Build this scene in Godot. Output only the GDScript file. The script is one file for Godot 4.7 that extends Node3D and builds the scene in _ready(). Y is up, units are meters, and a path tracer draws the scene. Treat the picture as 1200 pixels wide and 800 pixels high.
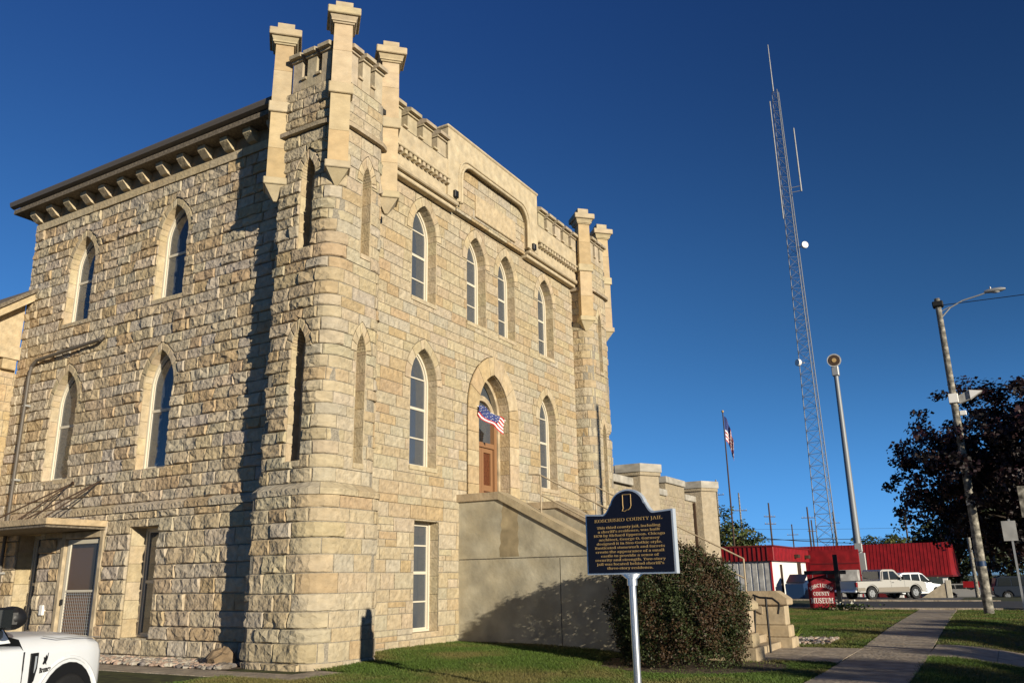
extends Node3D
# Stone county jail with corner turrets, low evening sun from behind the camera's right shoulder.

class MB:
	var v := PackedVector3Array()
	var n := PackedVector3Array()
	var c := PackedColorArray()
	var col := Color(1, 1, 1)
	func tri(a: Vector3, b: Vector3, d: Vector3, hint: Vector3) -> void:
		var nn := (a - d).cross(a - b)
		if nn.length_squared() < 1e-14: return
		nn = nn.normalized()
		v.append(a)
		if nn.dot(hint) < 0.0:
			nn = -nn
			v.append(d); v.append(b)
		else:
			v.append(b); v.append(d)
		for i in 3:
			n.append(nn); c.append(col)
	func quad(a: Vector3, b: Vector3, d: Vector3, e: Vector3, hint: Vector3) -> void:
		tri(a, b, d, hint); tri(a, d, e, hint)
	func trin(a: Vector3, b: Vector3, d: Vector3, na: Vector3, nb: Vector3, nd: Vector3) -> void:
		var nn := (a - d).cross(a - b)
		if nn.length_squared() < 1e-16: return
		if nn.dot(na + nb + nd) < 0.0:
			v.append(a); v.append(d); v.append(b); n.append(na); n.append(nd); n.append(nb)
		else:
			v.append(a); v.append(b); v.append(d); n.append(na); n.append(nb); n.append(nd)
		for i in 3: c.append(col)
	func box(ce: Vector3, s: Vector3, b := Basis(), ch := 0.0) -> void:
		# box with optional chamfer on all edges
		var h := s * 0.5
		var k: float = minf(ch, minf(h.x, minf(h.y, h.z)) * 0.6)
		for ax in 3:
			for sg in [-1.0, 1.0]:
				var u := (ax + 1) % 3
				var w := (ax + 2) % 3
				var pts := []
				for q in [[-1, -1], [1, -1], [1, 1], [-1, 1]]:
					var p := Vector3.ZERO
					p[ax] = sg * h[ax]; p[u] = q[0] * (h[u] - k); p[w] = q[1] * (h[w] - k)
					pts.append(ce + b * p)
				var nn := Vector3.ZERO
				nn[ax] = sg
				quad(pts[0], pts[1], pts[2], pts[3], b * nn)
		if k > 0.0:
			for ax in 3:
				var u := (ax + 1) % 3
				var w := (ax + 2) % 3
				for su in [-1.0, 1.0]:
					for sw in [-1.0, 1.0]:
						var p1 := Vector3.ZERO
						p1[u] = su * h[u]; p1[w] = sw * (h[w] - k)
						var p2 := Vector3.ZERO
						p2[u] = su * (h[u] - k); p2[w] = sw * h[w]
						var a1 := p1; var a2 := p1; var b1 := p2; var b2 := p2
						a1[ax] = -(h[ax] - k); a2[ax] = h[ax] - k; b1[ax] = a1[ax]; b2[ax] = a2[ax]
						var nn := Vector3.ZERO
						nn[u] = su; nn[w] = sw
						quad(ce + b * a1, ce + b * a2, ce + b * b2, ce + b * b1, b * nn)
			for sx in [-1.0, 1.0]:
				for sy in [-1.0, 1.0]:
					for sz in [-1.0, 1.0]:
						tri(ce + b * Vector3(sx * h.x, sy * (h.y - k), sz * (h.z - k)), ce + b * Vector3(sx * (h.x - k), sy * h.y, sz * (h.z - k)), ce + b * Vector3(sx * (h.x - k), sy * (h.y - k), sz * h.z), b * Vector3(sx, sy, sz))
	func bx(x0: float, x1: float, y0: float, y1: float, z0: float, z1: float, ch := 0.0) -> void:
		box(Vector3((x0 + x1) * .5, (y0 + y1) * .5, (z0 + z1) * .5), Vector3(absf(x1 - x0), absf(y1 - y0), absf(z1 - z0)), Basis(), ch)
	func frustum(ce: Vector3, w0: float, w1: float, h: float, b := Basis()) -> void:
		# square frustum, base centre ce, bottom width w0, top width w1
		var p := []
		for q in [[-1, -1], [1, -1], [1, 1], [-1, 1]]: p.append(ce + b * Vector3(q[0] * w0 * .5, 0, q[1] * w0 * .5))
		for q in [[-1, -1], [1, -1], [1, 1], [-1, 1]]: p.append(ce + b * Vector3(q[0] * w1 * .5, h, q[1] * w1 * .5))
		var m := ce + Vector3(0, h * .5, 0)
		for i in 4:
			var j := (i + 1) % 4
			quad(p[i], p[j], p[4 + j], p[4 + i], (p[i] + p[j] + p[4 + i] + p[4 + j]) * .25 - m)
		quad(p[0], p[1], p[2], p[3], Vector3.DOWN)
		quad(p[4], p[5], p[6], p[7], Vector3.UP)
	func cyl(a: Vector3, b: Vector3, ra: float, rb: float, seg := 10, caps := true) -> void:
		var d := (b - a).normalized()
		var u := d.cross(Vector3.UP if absf(d.y) < .9 else Vector3.RIGHT).normalized()
		var w := d.cross(u)
		for i in seg:
			var t0 := TAU * i / seg
			var t1 := TAU * (i + 1) / seg
			var n0 := u * cos(t0) + w * sin(t0)
			var n1 := u * cos(t1) + w * sin(t1)
			trin(a + n0 * ra, a + n1 * ra, b + n1 * rb, n0, n1, n1)
			trin(a + n0 * ra, b + n1 * rb, b + n0 * rb, n0, n1, n0)
			if caps:
				tri(a, a + n0 * ra, a + n1 * ra, -d)
				tri(b, b + n0 * rb, b + n1 * rb, d)
	func hexa(a: Vector3, h: float, r: float) -> void:
		for i in 6:
			var t0 := TAU * (i + .5) / 6
			var t1 := TAU * (i + 1.5) / 6
			var p := a + Vector3(cos(t0), 0, sin(t0)) * r
			var q := a + Vector3(cos(t1), 0, sin(t1)) * r
			var u := Vector3(0, h, 0)
			quad(p, q, q + u, p + u, p + q - a * 2)
			tri(a + u, p + u, q + u, Vector3.UP)
			tri(a, p, q, Vector3.DOWN)
	func tube(p: Array, r: float, seg := 8, r1 := -1.0) -> void:
		var m := p.size() - 1
		for i in m:
			var ra := r if r1 < 0 else lerpf(r, r1, float(i) / m)
			var rb := r if r1 < 0 else lerpf(r, r1, float(i + 1) / m)
			cyl(p[i], p[i + 1], ra, rb, seg, true)
	func ext(poly: PackedVector2Array, T: Transform3D, d0: float, d1: float) -> void:
		# polygon in local XY extruded along local Z
		var idx := Geometry2D.triangulate_polygon(poly)
		var zf := T.basis * Vector3(0, 0, 1)
		for i in range(0, idx.size(), 3):
			for e in 2:
				var d := d1 if e == 1 else d0
				tri(T * Vector3(poly[idx[i]].x, poly[idx[i]].y, d), T * Vector3(poly[idx[i + 1]].x, poly[idx[i + 1]].y, d), T * Vector3(poly[idx[i + 2]].x, poly[idx[i + 2]].y, d), zf if e == 1 else -zf)
		var cw := Geometry2D.is_polygon_clockwise(poly)
		for i in poly.size():
			var a := poly[i]
			var b := poly[(i + 1) % poly.size()]
			var o := Vector2(b.y - a.y, a.x - b.x)
			if cw: o = -o
			quad(T * Vector3(a.x, a.y, d0), T * Vector3(b.x, b.y, d0), T * Vector3(b.x, b.y, d1), T * Vector3(a.x, a.y, d1), T.basis * Vector3(o.x, o.y, 0))
	func loft(rows: Array, hint: Vector3 = Vector3.ZERO, ce: Vector3 = Vector3.ZERO) -> void:
		# smooth surface through rows of points; normals point away from ce
		var nr := rows.size()
		var nc: int = rows[0].size()
		var nm := []
		for i in nr:
			var l := []
			for j in nc:
				var du: Vector3 = rows[mini(i + 1, nr - 1)][j] - rows[maxi(i - 1, 0)][j]
				var dv: Vector3 = rows[i][mini(j + 1, nc - 1)] - rows[i][maxi(j - 1, 0)]
				var q := du.cross(dv).normalized()
				var hh: Vector3 = hint if hint != Vector3.ZERO else rows[i][j] - ce
				if q.dot(hh) < 0: q = -q
				l.append(q)
			nm.append(l)
		for i in nr - 1:
			for j in nc - 1:
				trin(rows[i][j], rows[i + 1][j], rows[i + 1][j + 1], nm[i][j], nm[i + 1][j], nm[i + 1][j + 1])
				trin(rows[i][j], rows[i + 1][j + 1], rows[i][j + 1], nm[i][j], nm[i + 1][j + 1], nm[i][j + 1])
	func ball(ce: Vector3, r: Vector3, seg := 12, rings := 8) -> void:
		for i in rings:
			for j in seg:
				var p := []
				for q in [[i, j], [i + 1, j], [i + 1, j + 1], [i, j + 1]]:
					var th: float = PI * q[0] / rings
					var ph: float = TAU * q[1] / seg
					p.append(Vector3(sin(th) * cos(ph), cos(th), sin(th) * sin(ph)))
				trin(ce + p[0] * r, ce + p[1] * r, ce + p[2] * r, p[0], p[1], p[2])
				trin(ce + p[0] * r, ce + p[2] * r, ce + p[3] * r, p[0], p[2], p[3])
	func mesh(m: Material = null) -> ArrayMesh:
		var a := []
		a.resize(Mesh.ARRAY_MAX)
		a[Mesh.ARRAY_VERTEX] = v
		a[Mesh.ARRAY_NORMAL] = n
		a[Mesh.ARRAY_COLOR] = c
		var am := ArrayMesh.new()
		am.add_surface_from_arrays(Mesh.PRIMITIVE_TRIANGLES, a)
		if m: am.surface_set_material(0, m)
		return am
	func centre() -> Vector3:
		var lo := v[0]
		var hi := v[0]
		for p in v:
			lo = lo.min(p); hi = hi.max(p)
		return (lo + hi) * .5

class Fr:
	# a wall laid out along a plan path: at(s, y, d) is s metres along, y up, d out
	var p := PackedVector2Array()
	var q := PackedVector2Array()
	var l := PackedFloat32Array()
	var total := 0.0
	static func line(a: Vector2, b: Vector2, nn: Vector2) -> Fr:
		var f := Fr.new()
		f.p = PackedVector2Array([a, b]); f.q = PackedVector2Array([nn, nn])
		f.l = PackedFloat32Array([0, a.distance_to(b)]); f.total = a.distance_to(b)
		return f
	static func path(pts: Array, rad: Array, inside: Vector2) -> Fr:
		# polyline with rounded corners; outward is away from inside
		var f := Fr.new()
		var m := pts.size()
		for i in m:
			var c: Vector2 = pts[i]
			if i == 0 or i == m - 1:
				var o: Vector2 = pts[1] if i == 0 else pts[m - 2]
				var d := (o - c).normalized()
				var nn := Vector2(-d.y, d.x)
				if nn.dot(c - inside) < 0: nn = -nn
				f.p.append(c); f.q.append(nn)
				continue
			var a: Vector2 = (pts[i - 1] - c).normalized()
			var b: Vector2 = (pts[i + 1] - c).normalized()
			var r: float = rad[i]
			var ce := c + (a + b) * r
			var na := -b
			var nb := -a
			for k in 9:
				var t := k / 8.0
				var nn := (na * cos(t * PI / 2) + nb * sin(t * PI / 2))
				f.p.append(ce + nn * r); f.q.append(nn)
		f.l.append(0.0)
		for i in range(1, f.p.size()):
			f.total += f.p[i].distance_to(f.p[i - 1])
			f.l.append(f.total)
		return f
	func seg(s: float) -> int:
		var i := 0
		while i < l.size() - 2 and l[i + 1] < s: i += 1
		return i
	func at(s: float, y: float, d: float) -> Vector3:
		var i := seg(s)
		var t := (s - l[i]) / maxf(l[i + 1] - l[i], 1e-6)
		var nn := (q[i] * (1 - t) + q[i + 1] * t).normalized() if q[i] != q[i + 1] else q[i]
		var b := p[i] + (p[i + 1] - p[i]) * t + nn * d
		return Vector3(b.x, y, b.y)
	func nr(s: float) -> Vector3:
		var i := seg(s)
		var t := clampf((s - l[i]) / maxf(l[i + 1] - l[i], 1e-6), 0, 1)
		var nn := q[i].lerp(q[i + 1], t).normalized()
		return Vector3(nn.x, 0, nn.y)

var R := RandomNumberGenerator.new()
var NZ := FastNoiseLite.new()
var M := {}
var used := {}
var jail: Node3D

func numbered(s: String) -> String:
	var k: int = used.get(s, 0)
	used[s] = k + 1
	return s if k == 0 else "%s_%03d" % [s, k]
func tag(o: Node, label: String, category: String, group := "") -> Node:
	o.set_meta("label", label); o.set_meta("category", category)
	if group != "": o.set_meta("group", group)
	return o
func thing(called: String, at: Vector3, turn: float, label: String, category: String, group := "") -> Node3D:
	var o := Node3D.new()
	o.name = numbered(called)
	add_child(o)
	o.position = at; o.rotation.y = turn
	tag(o, label, category, group)
	return o
func grp(called: String, parent: Node) -> Node3D:
	var o := Node3D.new()
	o.name = called
	parent.add_child(o, true)
	return o
func part(called: String, b: MB, m: Material, parent: Node, centre := false) -> MeshInstance3D:
	var o := MeshInstance3D.new()
	o.name = called
	if centre and b.v.size() > 0:
		var ce := b.centre()
		for i in b.v.size(): b.v[i] -= ce
		o.position = ce
	o.mesh = b.mesh(m)
	parent.add_child(o, true)
	return o
func struct(called: String, b: MB, m: Material) -> MeshInstance3D:
	var o := MeshInstance3D.new()
	o.name = numbered(called)
	o.mesh = b.mesh(m)
	add_child(o)
	o.set_meta("kind", "structure")
	return o
func text(s: String, parent: Node, m: Material, at: Vector3, h: float, w: float, serif := true, depth := 0.004, called := "lettering", bold := false, turn := 0.0) -> MeshInstance3D:
	var t := TextMesh.new()
	var f := SystemFont.new()
	f.font_names = PackedStringArray(["Droid Serif" if serif else "Droid Sans"])
	if bold: f.font_weight = 700
	t.font = f; t.text = s; t.font_size = 64; t.pixel_size = 0.01; t.depth = 0.4; t.curve_step = 4.0
	t.material = m
	var ab := t.get_aabb()
	var o := MeshInstance3D.new()
	o.name = called
	o.mesh = t
	parent.add_child(o, true)
	o.position = at
	o.rotation.z = turn
	o.scale = Vector3(w / maxf(ab.size.x, .01), h / 0.46, depth / 0.4)
	return o

func lin(r: float, g: float, b: float) -> Color:
	return Color(r, g, b).linear_to_srgb()
func jit(cc: Color, a: float) -> Color:
	var k := 1.0 + R.randf_range(-a, a)
	return Color(cc.r * k, cc.g * k * (1 + R.randf_range(-.02, .02)), cc.b * k * (1 + R.randf_range(-.05, .05)))
func grain(sd: int, freq: float, lo: float, hi: float, oct := 4, size := 256, tint := Color(1, 1, 1)) -> ImageTexture:
	var z := FastNoiseLite.new()
	z.seed = sd; z.frequency = freq; z.fractal_octaves = oct; z.noise_type = FastNoiseLite.TYPE_SIMPLEX_SMOOTH
	var im := z.get_seamless_image(size, size)
	var o := Image.create(size, size, false, Image.FORMAT_RGB8)
	for y in size:
		for x in size:
			var k := lerpf(lo, hi, im.get_pixel(x, y).r)
			var q := 1.0 - (1.0 - im.get_pixel((x + 97) % size, (y + 31) % size).r) * 0.6
			o.set_pixel(x, y, Color(k * lerpf(1, tint.r, q), k * lerpf(1, tint.g, q), k * lerpf(1, tint.b, q)))
	return ImageTexture.create_from_image(o)
func bump(sd: int, freq: float, strength: float, size := 256) -> ImageTexture:
	var z := FastNoiseLite.new()
	z.seed = sd; z.frequency = freq; z.fractal_octaves = 5; z.noise_type = FastNoiseLite.TYPE_SIMPLEX_SMOOTH
	var im := z.get_seamless_image(size, size)
	im.convert(Image.FORMAT_RGBA8)
	im.bump_map_to_normal_map(strength)
	return ImageTexture.create_from_image(im)
func mk(called: String, col: Color, rough := 0.85, metal := 0.0, tex: Texture2D = null, sc := 1.0, nt: Texture2D = null, ns := 1.0, vc := false) -> StandardMaterial3D:
	var m := StandardMaterial3D.new()
	m.resource_name = called
	m.albedo_color = lin(col.r, col.g, col.b)
	m.roughness = rough; m.metallic = metal
	m.metallic_specular = 0.4
	m.vertex_color_use_as_albedo = vc
	if tex:
		m.albedo_texture = tex
		m.uv1_triplanar = true; m.uv1_world_triplanar = true
		m.uv1_scale = Vector3(sc, sc, sc)
	if nt:
		m.normal_enabled = true; m.normal_texture = nt; m.normal_scale = ns
		m.uv1_triplanar = true; m.uv1_world_triplanar = true
		m.uv1_scale = Vector3(sc, sc, sc)
	M[called] = m
	return m

func materials() -> void:
	var g1 := grain(3, 0.02, .80, 1.0, 5, 256, Color(1.0, .965, .91))
	var g2 := grain(8, 0.05, .6, 1.0, 5)
	var g3 := grain(13, 0.012, .7, 1.0, 4)
	var b1 := bump(5, 0.03, 6.0)
	var b2 := bump(15, 0.08, 5.0)
	mk("stone", Color(1, 1, 1), .92, 0, g1, .8, b1, 1.0, true)
	mk("mortar", Color(.38, .335, .26), .95, 0, g2, 1.5)
	mk("dressed", Color(1, 1, 1), .85, 0, g1, .6, b2, .3, true)
	mk("concrete", Color(1, 1, 1), .88, 0, g1, .45, b2, .12, true)
	mk("stucco", Color(.48, .455, .37), .9, 0, grain(23, .012, .76, 1.0, 6, 256, Color(1, .96, .89)), .3, b2, .07)
	mk("stain", Color(.42, .335, .20), .9, 0, g3, .5)
	mk("frame", Color(.54, .49, .39), .55)
	mk("dark", Color(.012, .012, .013), .9)
	mk("inner", Color(.55, .52, .46), .95)
	mk("roofing", Color(.04, .038, .036), .8, 0, g2, 1.0)
	mk("gutter", Color(.10, .085, .07), .5)
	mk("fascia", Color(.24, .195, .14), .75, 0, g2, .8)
	mk("creampaint", Color(.55, .44, .29), .6, 0, g3, .7)
	mk("wood", Color(.17, .055, .022), .4, 0, g2, 1.2)
	mk("woodpale", Color(.24, .125, .06), .5)
	mk("iron", Color(.055, .032, .02), .7, .2)
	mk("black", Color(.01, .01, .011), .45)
	mk("rubber", Color(.012, .012, .012), .75)
	mk("alu", Color(.58, .60, .62), .34, .85)
	mk("alupaint", Color(.50, .54, .58), .4, .35)
	mk("navy", Color(.005, .0055, .014), .5)
	mk("gold", Color(.40, .265, .11), .55, .1)
	mk("red", Color(.36, .016, .022), .6)
	mk("redmetal", Color(.31, .012, .015), .5, 0, g3, .3)
	mk("reddark", Color(.11, .008, .010), .6)
	mk("signred", Color(.24, .012, .020), .6)
	mk("mast", Color(.20, .21, .22), .55, .3)
	mk("white", Color(.75, .73, .69), .5)
	mk("flagblue", Color(.03, .045, .16), .8)
	mk("whitemetal", Color(.48, .47, .45), .6, 0, g3, .4)
	mk("carwhite", Color(.72, .74, .76), .18)
	M.carwhite.clearcoat_enabled = true; M.carwhite.clearcoat = 0.7
	mk("carsilver", Color(.40, .385, .35), .3, .25)
	mk("cardark", Color(.02, .025, .035), .3)
	mk("tail", Color(.25, .01, .01), .3)
	mk("asphalt", Color(.075, .072, .07), .92, 0, g2, .7)
	mk("lot", Color(.16, .15, .14), .92, 0, g3, .12)
	mk("walk", Color(.46, .41, .345), .93, 0, grain(31, .02, .72, 1.0, 5, 256, Color(1, .95, .88)), .4, b2, .3, true)
	mk("soil", Color(.15, .105, .065), .97, 0, g2, .8, b1, .8)
	mk("lawn", Color(.085, .105, .026), .97, 0, grain(41, .03, .45, 1.0, 5, 256, Color(1.0, .92, .7)), .35)
	mk("galv", Color(.36, .36, .35), .5, .4)
	mk("polepaint", Color(.50, .46, .38), .8, 0, grain(51, .02, .25, 1.0, 5), .8)
	mk("polewood", Color(.12, .085, .06), .9, 0, g2, 1.0)
	mk("wire", Color(.01, .01, .01), .7)
	mk("bark", Color(.06, .045, .033), .95, 0, g2, 1.5, b1, 1.0)
	mk("blue", Color(.012, .035, .09), .5)
	mk("leaf", Color(1, 1, 1), .6, 0, null, 1, null, 1, true)
	M.leaf.backlight_enabled = true; M.leaf.backlight = Color(.12, .14, .05)
	M.leaf.cull_mode = BaseMaterial3D.CULL_DISABLED
	mk("purple", Color(1, 1, 1), .55, 0, null, 1, null, 1, true)
	M.purple.cull_mode = BaseMaterial3D.CULL_DISABLED
	mk("paint", Color(1, 1, 1), .6, 0, null, 1, null, 1, true)
	var gl := mk("glass", Color(.09, .105, .125), .04)
	gl.transparency = BaseMaterial3D.TRANSPARENCY_ALPHA
	gl.albedo_color.a = .55
	gl.metallic_specular = .75
	var g4 := mk("screenglass", Color(.10, .10, .095), .12)
	g4.transparency = BaseMaterial3D.TRANSPARENCY_ALPHA
	g4.albedo_color.a = .25
	g4.metallic_specular = .25
	mk("coping", Color(.50, .465, .40), .8, 0, g3, .4)
	mk("lowerpaint", Color(.20, .175, .14), .4, .2)
	mk("carglass", Color(.015, .018, .02), .05)
	M.carglass.metallic_specular = .6

# ---------------------------------------------------------------- ground height
func g(x: float, z: float) -> float:
	var b := smoothstep(-7.5, -12.2, z) * smoothstep(12.5, 16.0, x) * .1
	var d := -.14 * exp(-pow((x - 19.0) / 8.0, 2)) * smoothstep(-9.5, -6.5, z)
	return b + d

# ---------------------------------------------------------------- stones
func stone_rect(b: MB, f: Fr, s0: float, s1: float, y0: float, y1: float, relief: float, base := 0.0) -> void:
	var w := s1 - s0
	var h := y1 - y0
	var rough := relief > .022
	var nx := clampi(int(ceil(w / (.095 if rough else .16))), 3, 9)
	var ny := 5 if rough else 3
	var ch := minf(.022, w * .2)
	var us := []
	var vs := []
	for i in nx + 1:
		us.append(s0 + (0.0 if i == 0 else (w if i == nx else ch + (w - 2 * ch) * (i - 1.0) / (nx - 2.0))))
	for j in ny + 1:
		vs.append(y0 + (0.0 if j == 0 else (h if j == ny else ch + (h - 2 * ch) * (j - 1.0) / (ny - 2.0))))
	var tilt := Vector2(R.randf_range(-1, 1), R.randf_range(-.6, 1)) * relief * .5
	var off := R.randf() * 100
	var pts := []
	for i in nx + 1:
		var col := []
		for j in ny + 1:
			var border := i == 0 or j == 0 or i == nx or j == ny
			var d := base
			var su: float = us[i]
			var vy: float = vs[j]
			var k := NZ.get_noise_3d(su * 34 + off, vy * 34, off * 3)
			var k2 := NZ.get_noise_3d(su * 110 + off, vy * 110, off * 5)
			d += relief * (.62 + .95 * k + .55 * k2 + (.35 * R.randf() if rough else .2 * R.randf())) + tilt.x * (float(i) / nx - .5) + tilt.y * (float(j) / ny - .5)
			if border: d = base + (d - base) * R.randf_range(.15, .7) if rough else base + relief * .3
			d = maxf(d, base + .003)
			if rough and not border:
				if i > 1 and i < nx - 1: su += R.randf_range(-.025, .025)
				if j > 1 and j < ny - 1: vy += R.randf_range(-.02, .02)
			col.append(f.at(su, vy, d))
		pts.append(col)
	for i in nx:
		var nn := f.nr((us[i] + us[i + 1]) * .5)
		for j in ny:
			if (i + j) % 2 == 0:
				b.tri(pts[i][j], pts[i + 1][j], pts[i + 1][j + 1], nn); b.tri(pts[i][j], pts[i + 1][j + 1], pts[i][j + 1], nn)
			else:
				b.tri(pts[i][j], pts[i + 1][j], pts[i][j + 1], nn); b.tri(pts[i + 1][j], pts[i + 1][j + 1], pts[i][j + 1], nn)
		b.quad(pts[i][0], pts[i + 1][0], f.at(us[i + 1], y0, base - .03), f.at(us[i], y0, base - .03), Vector3.DOWN)
		b.quad(pts[i][ny], pts[i + 1][ny], f.at(us[i + 1], y1, base - .03), f.at(us[i], y1, base - .03), Vector3.UP)
	var t0 := (f.at(s1, 0, 0) - f.at(s0, 0, 0)).normalized()
	for j in ny:
		b.quad(pts[0][j], pts[0][j + 1], f.at(s0, vs[j + 1], base - .03), f.at(s0, vs[j], base - .03), -t0)
		b.quad(pts[nx][j], pts[nx][j + 1], f.at(s1, vs[j + 1], base - .03), f.at(s1, vs[j], base - .03), t0)
func stone_poly(b: MB, f: Fr, poly: PackedVector2Array, relief: float, base := 0.0) -> void:
	var o := PackedVector2Array()
	for i in poly.size():
		var p := poly[i]
		var q := poly[(i + 1) % poly.size()]
		var m := maxi(1, int(ceil(p.distance_to(q) / .22)))
		for k in m: o.append(p.lerp(q, float(k) / m))
	if o.size() < 3: return
	var idx := Geometry2D.triangulate_polygon(o)
	if idx.size() == 0: return
	var d := PackedFloat32Array()
	for i in o.size(): d.append(base + relief * (.5 + .5 * R.randf()) + .004)
	var ce := Vector2.ZERO
	for p in o: ce += p
	ce /= o.size()
	var nn := f.nr(ce.x)
	if Geometry2D.is_point_in_polygon(ce, o) and relief > .012:
		var o2 := PackedVector2Array()
		for i in o.size(): o2.append(o[i].lerp(ce, minf(.3, .035 / maxf(o[i].distance_to(ce), .01))))
		for i in o.size():
			var j := (i + 1) % o.size()
			b.quad(f.at(o[i].x, o[i].y, base + (d[i] - base) * .35), f.at(o[j].x, o[j].y, base + (d[j] - base) * .35), f.at(o2[j].x, o2[j].y, d[j]), f.at(o2[i].x, o2[i].y, d[i]), nn)
		for i in range(0, idx.size(), 3):
			b.tri(f.at(o2[idx[i]].x, o2[idx[i]].y, d[idx[i]]), f.at(o2[idx[i + 1]].x, o2[idx[i + 1]].y, d[idx[i + 1]]), f.at(o2[idx[i + 2]].x, o2[idx[i + 2]].y, d[idx[i + 2]]), nn)
		for i in o.size(): d[i] = base + (d[i] - base) * .35
	else:
		for i in range(0, idx.size(), 3):
			b.tri(f.at(o[idx[i]].x, o[idx[i]].y, d[idx[i]]), f.at(o[idx[i + 1]].x, o[idx[i + 1]].y, d[idx[i + 1]]), f.at(o[idx[i + 2]].x, o[idx[i + 2]].y, d[idx[i + 2]]), nn)
	for i in o.size():
		var j := (i + 1) % o.size()
		var mid := (o[i] + o[j]) * .5 - ce
		b.quad(f.at(o[i].x, o[i].y, d[i]), f.at(o[j].x, o[j].y, d[j]), f.at(o[j].x, o[j].y, base - .03), f.at(o[i].x, o[i].y, base - .03), f.at(ce.x + mid.x, ce.y + mid.y, 0) - f.at(ce.x, ce.y, 0))
func wprism(b: MB, f: Fr, poly: PackedVector2Array, d0: float, d1: float) -> void:
	var idx := Geometry2D.triangulate_polygon(poly)
	var ce := Vector2.ZERO
	for p in poly: ce += p
	ce /= poly.size()
	var nn := f.nr(ce.x)
	for i in range(0, idx.size(), 3):
		b.tri(f.at(poly[idx[i]].x, poly[idx[i]].y, d1), f.at(poly[idx[i + 1]].x, poly[idx[i + 1]].y, d1), f.at(poly[idx[i + 2]].x, poly[idx[i + 2]].y, d1), nn)
		b.tri(f.at(poly[idx[i]].x, poly[idx[i]].y, d0), f.at(poly[idx[i + 1]].x, poly[idx[i + 1]].y, d0), f.at(poly[idx[i + 2]].x, poly[idx[i + 2]].y, d0), -nn)
	var cw := Geometry2D.is_polygon_clockwise(poly)
	for i in poly.size():
		var p := poly[i]
		var q := poly[(i + 1) % poly.size()]
		var o := Vector2(q.y - p.y, p.x - q.x)
		if cw: o = -o
		var ho := f.at(ce.x + o.x, ce.y + o.y, 0) - f.at(ce.x, ce.y, 0)
		b.quad(f.at(p.x, p.y, d0), f.at(q.x, q.y, d0), f.at(q.x, q.y, d1), f.at(p.x, p.y, d1), ho)
func wrect(b: MB, f: Fr, s0: float, s1: float, y0: float, y1: float, d0: float, d1: float) -> void:
	wprism(b, f, PackedVector2Array([Vector2(s0, y0), Vector2(s1, y0), Vector2(s1, y1), Vector2(s0, y1)]), d0, d1)
func wring(b: MB, f: Fr, o: PackedVector2Array, i_: PackedVector2Array, d0: float, d1: float) -> void:
	# ring between two outlines of equal count
	var m := o.size()
	for k in m:
		var j := (k + 1) % m
		var nn := f.nr(o[k].x)
		b.quad(f.at(o[k].x, o[k].y, d1), f.at(o[j].x, o[j].y, d1), f.at(i_[j].x, i_[j].y, d1), f.at(i_[k].x, i_[k].y, d1), nn)
		var ip := f.at(i_[k].x, i_[k].y, 0) - f.at(o[k].x, o[k].y, 0)
		if ip.length() < 1e-5: ip = f.at(i_[j].x, i_[j].y, 0) - f.at(o[j].x, o[j].y, 0)
		b.quad(f.at(i_[k].x, i_[k].y, d0), f.at(i_[j].x, i_[j].y, d0), f.at(i_[j].x, i_[j].y, d1), f.at(i_[k].x, i_[k].y, d1), ip)
		b.quad(f.at(o[k].x, o[k].y, d0), f.at(o[j].x, o[j].y, d0), f.at(o[j].x, o[j].y, d1), f.at(o[k].x, o[k].y, d1), -ip)
# opening: c centre, a half width, y0 sill, ys spring, yt tip (yt == ys: flat head), t ring width
func outline(op: Dictionary, gr: float, gb := 0.0) -> PackedVector2Array:
	var o := PackedVector2Array()
	var c: float = op.c
	var a: float = op.a
	if op.yt <= op.ys:
		o.append(Vector2(c - a - gr, op.y0 - gb)); o.append(Vector2(c - a - gr, op.ys + gr))
		o.append(Vector2(c + a + gr, op.ys + gr)); o.append(Vector2(c + a + gr, op.y0 - gb))
		return o
	var r: float = op.yt - op.ys
	var Rr := (a * a + r * r) / (2 * a)
	var R2 := Rr + gr
	var th := acos(clampf((Rr - a) / R2, -1, 1))
	var m := 7
	o.append(Vector2(c - a - gr, op.y0 - gb))
	for i in m + 1:
		var t := th * i / m
		o.append(Vector2(c - (a - Rr) - R2 * cos(t), op.ys + R2 * sin(t)))
	for i in range(m - 1, -1, -1):
		var t := th * i / m
		o.append(Vector2(c + (a - Rr) + R2 * cos(t), op.ys + R2 * sin(t)))
	o.append(Vector2(c + a + gr, op.y0 - gb))
	return o
func cutter(op: Dictionary) -> PackedVector2Array:
	var o := PackedVector2Array()
	var c: float = op.c
	var a: float = op.a
	if op.yt <= op.ys:
		return PackedVector2Array([Vector2(c - a, op.y0), Vector2(c - a, op.ys), Vector2(c + a, op.ys), Vector2(c + a, op.y0)])
	var ou := outline(op, op.t)
	if op.get("full", false):
		ou[0].y = op.y0; ou[ou.size() - 1].y = op.y0
		return ou
	o.append(Vector2(c - a, op.y0)); o.append(Vector2(c - a, op.ys))
	for i in range(1, ou.size() - 1): o.append(ou[i])
	o.append(Vector2(c + a, op.ys)); o.append(Vector2(c + a, op.y0))
	return o
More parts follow.
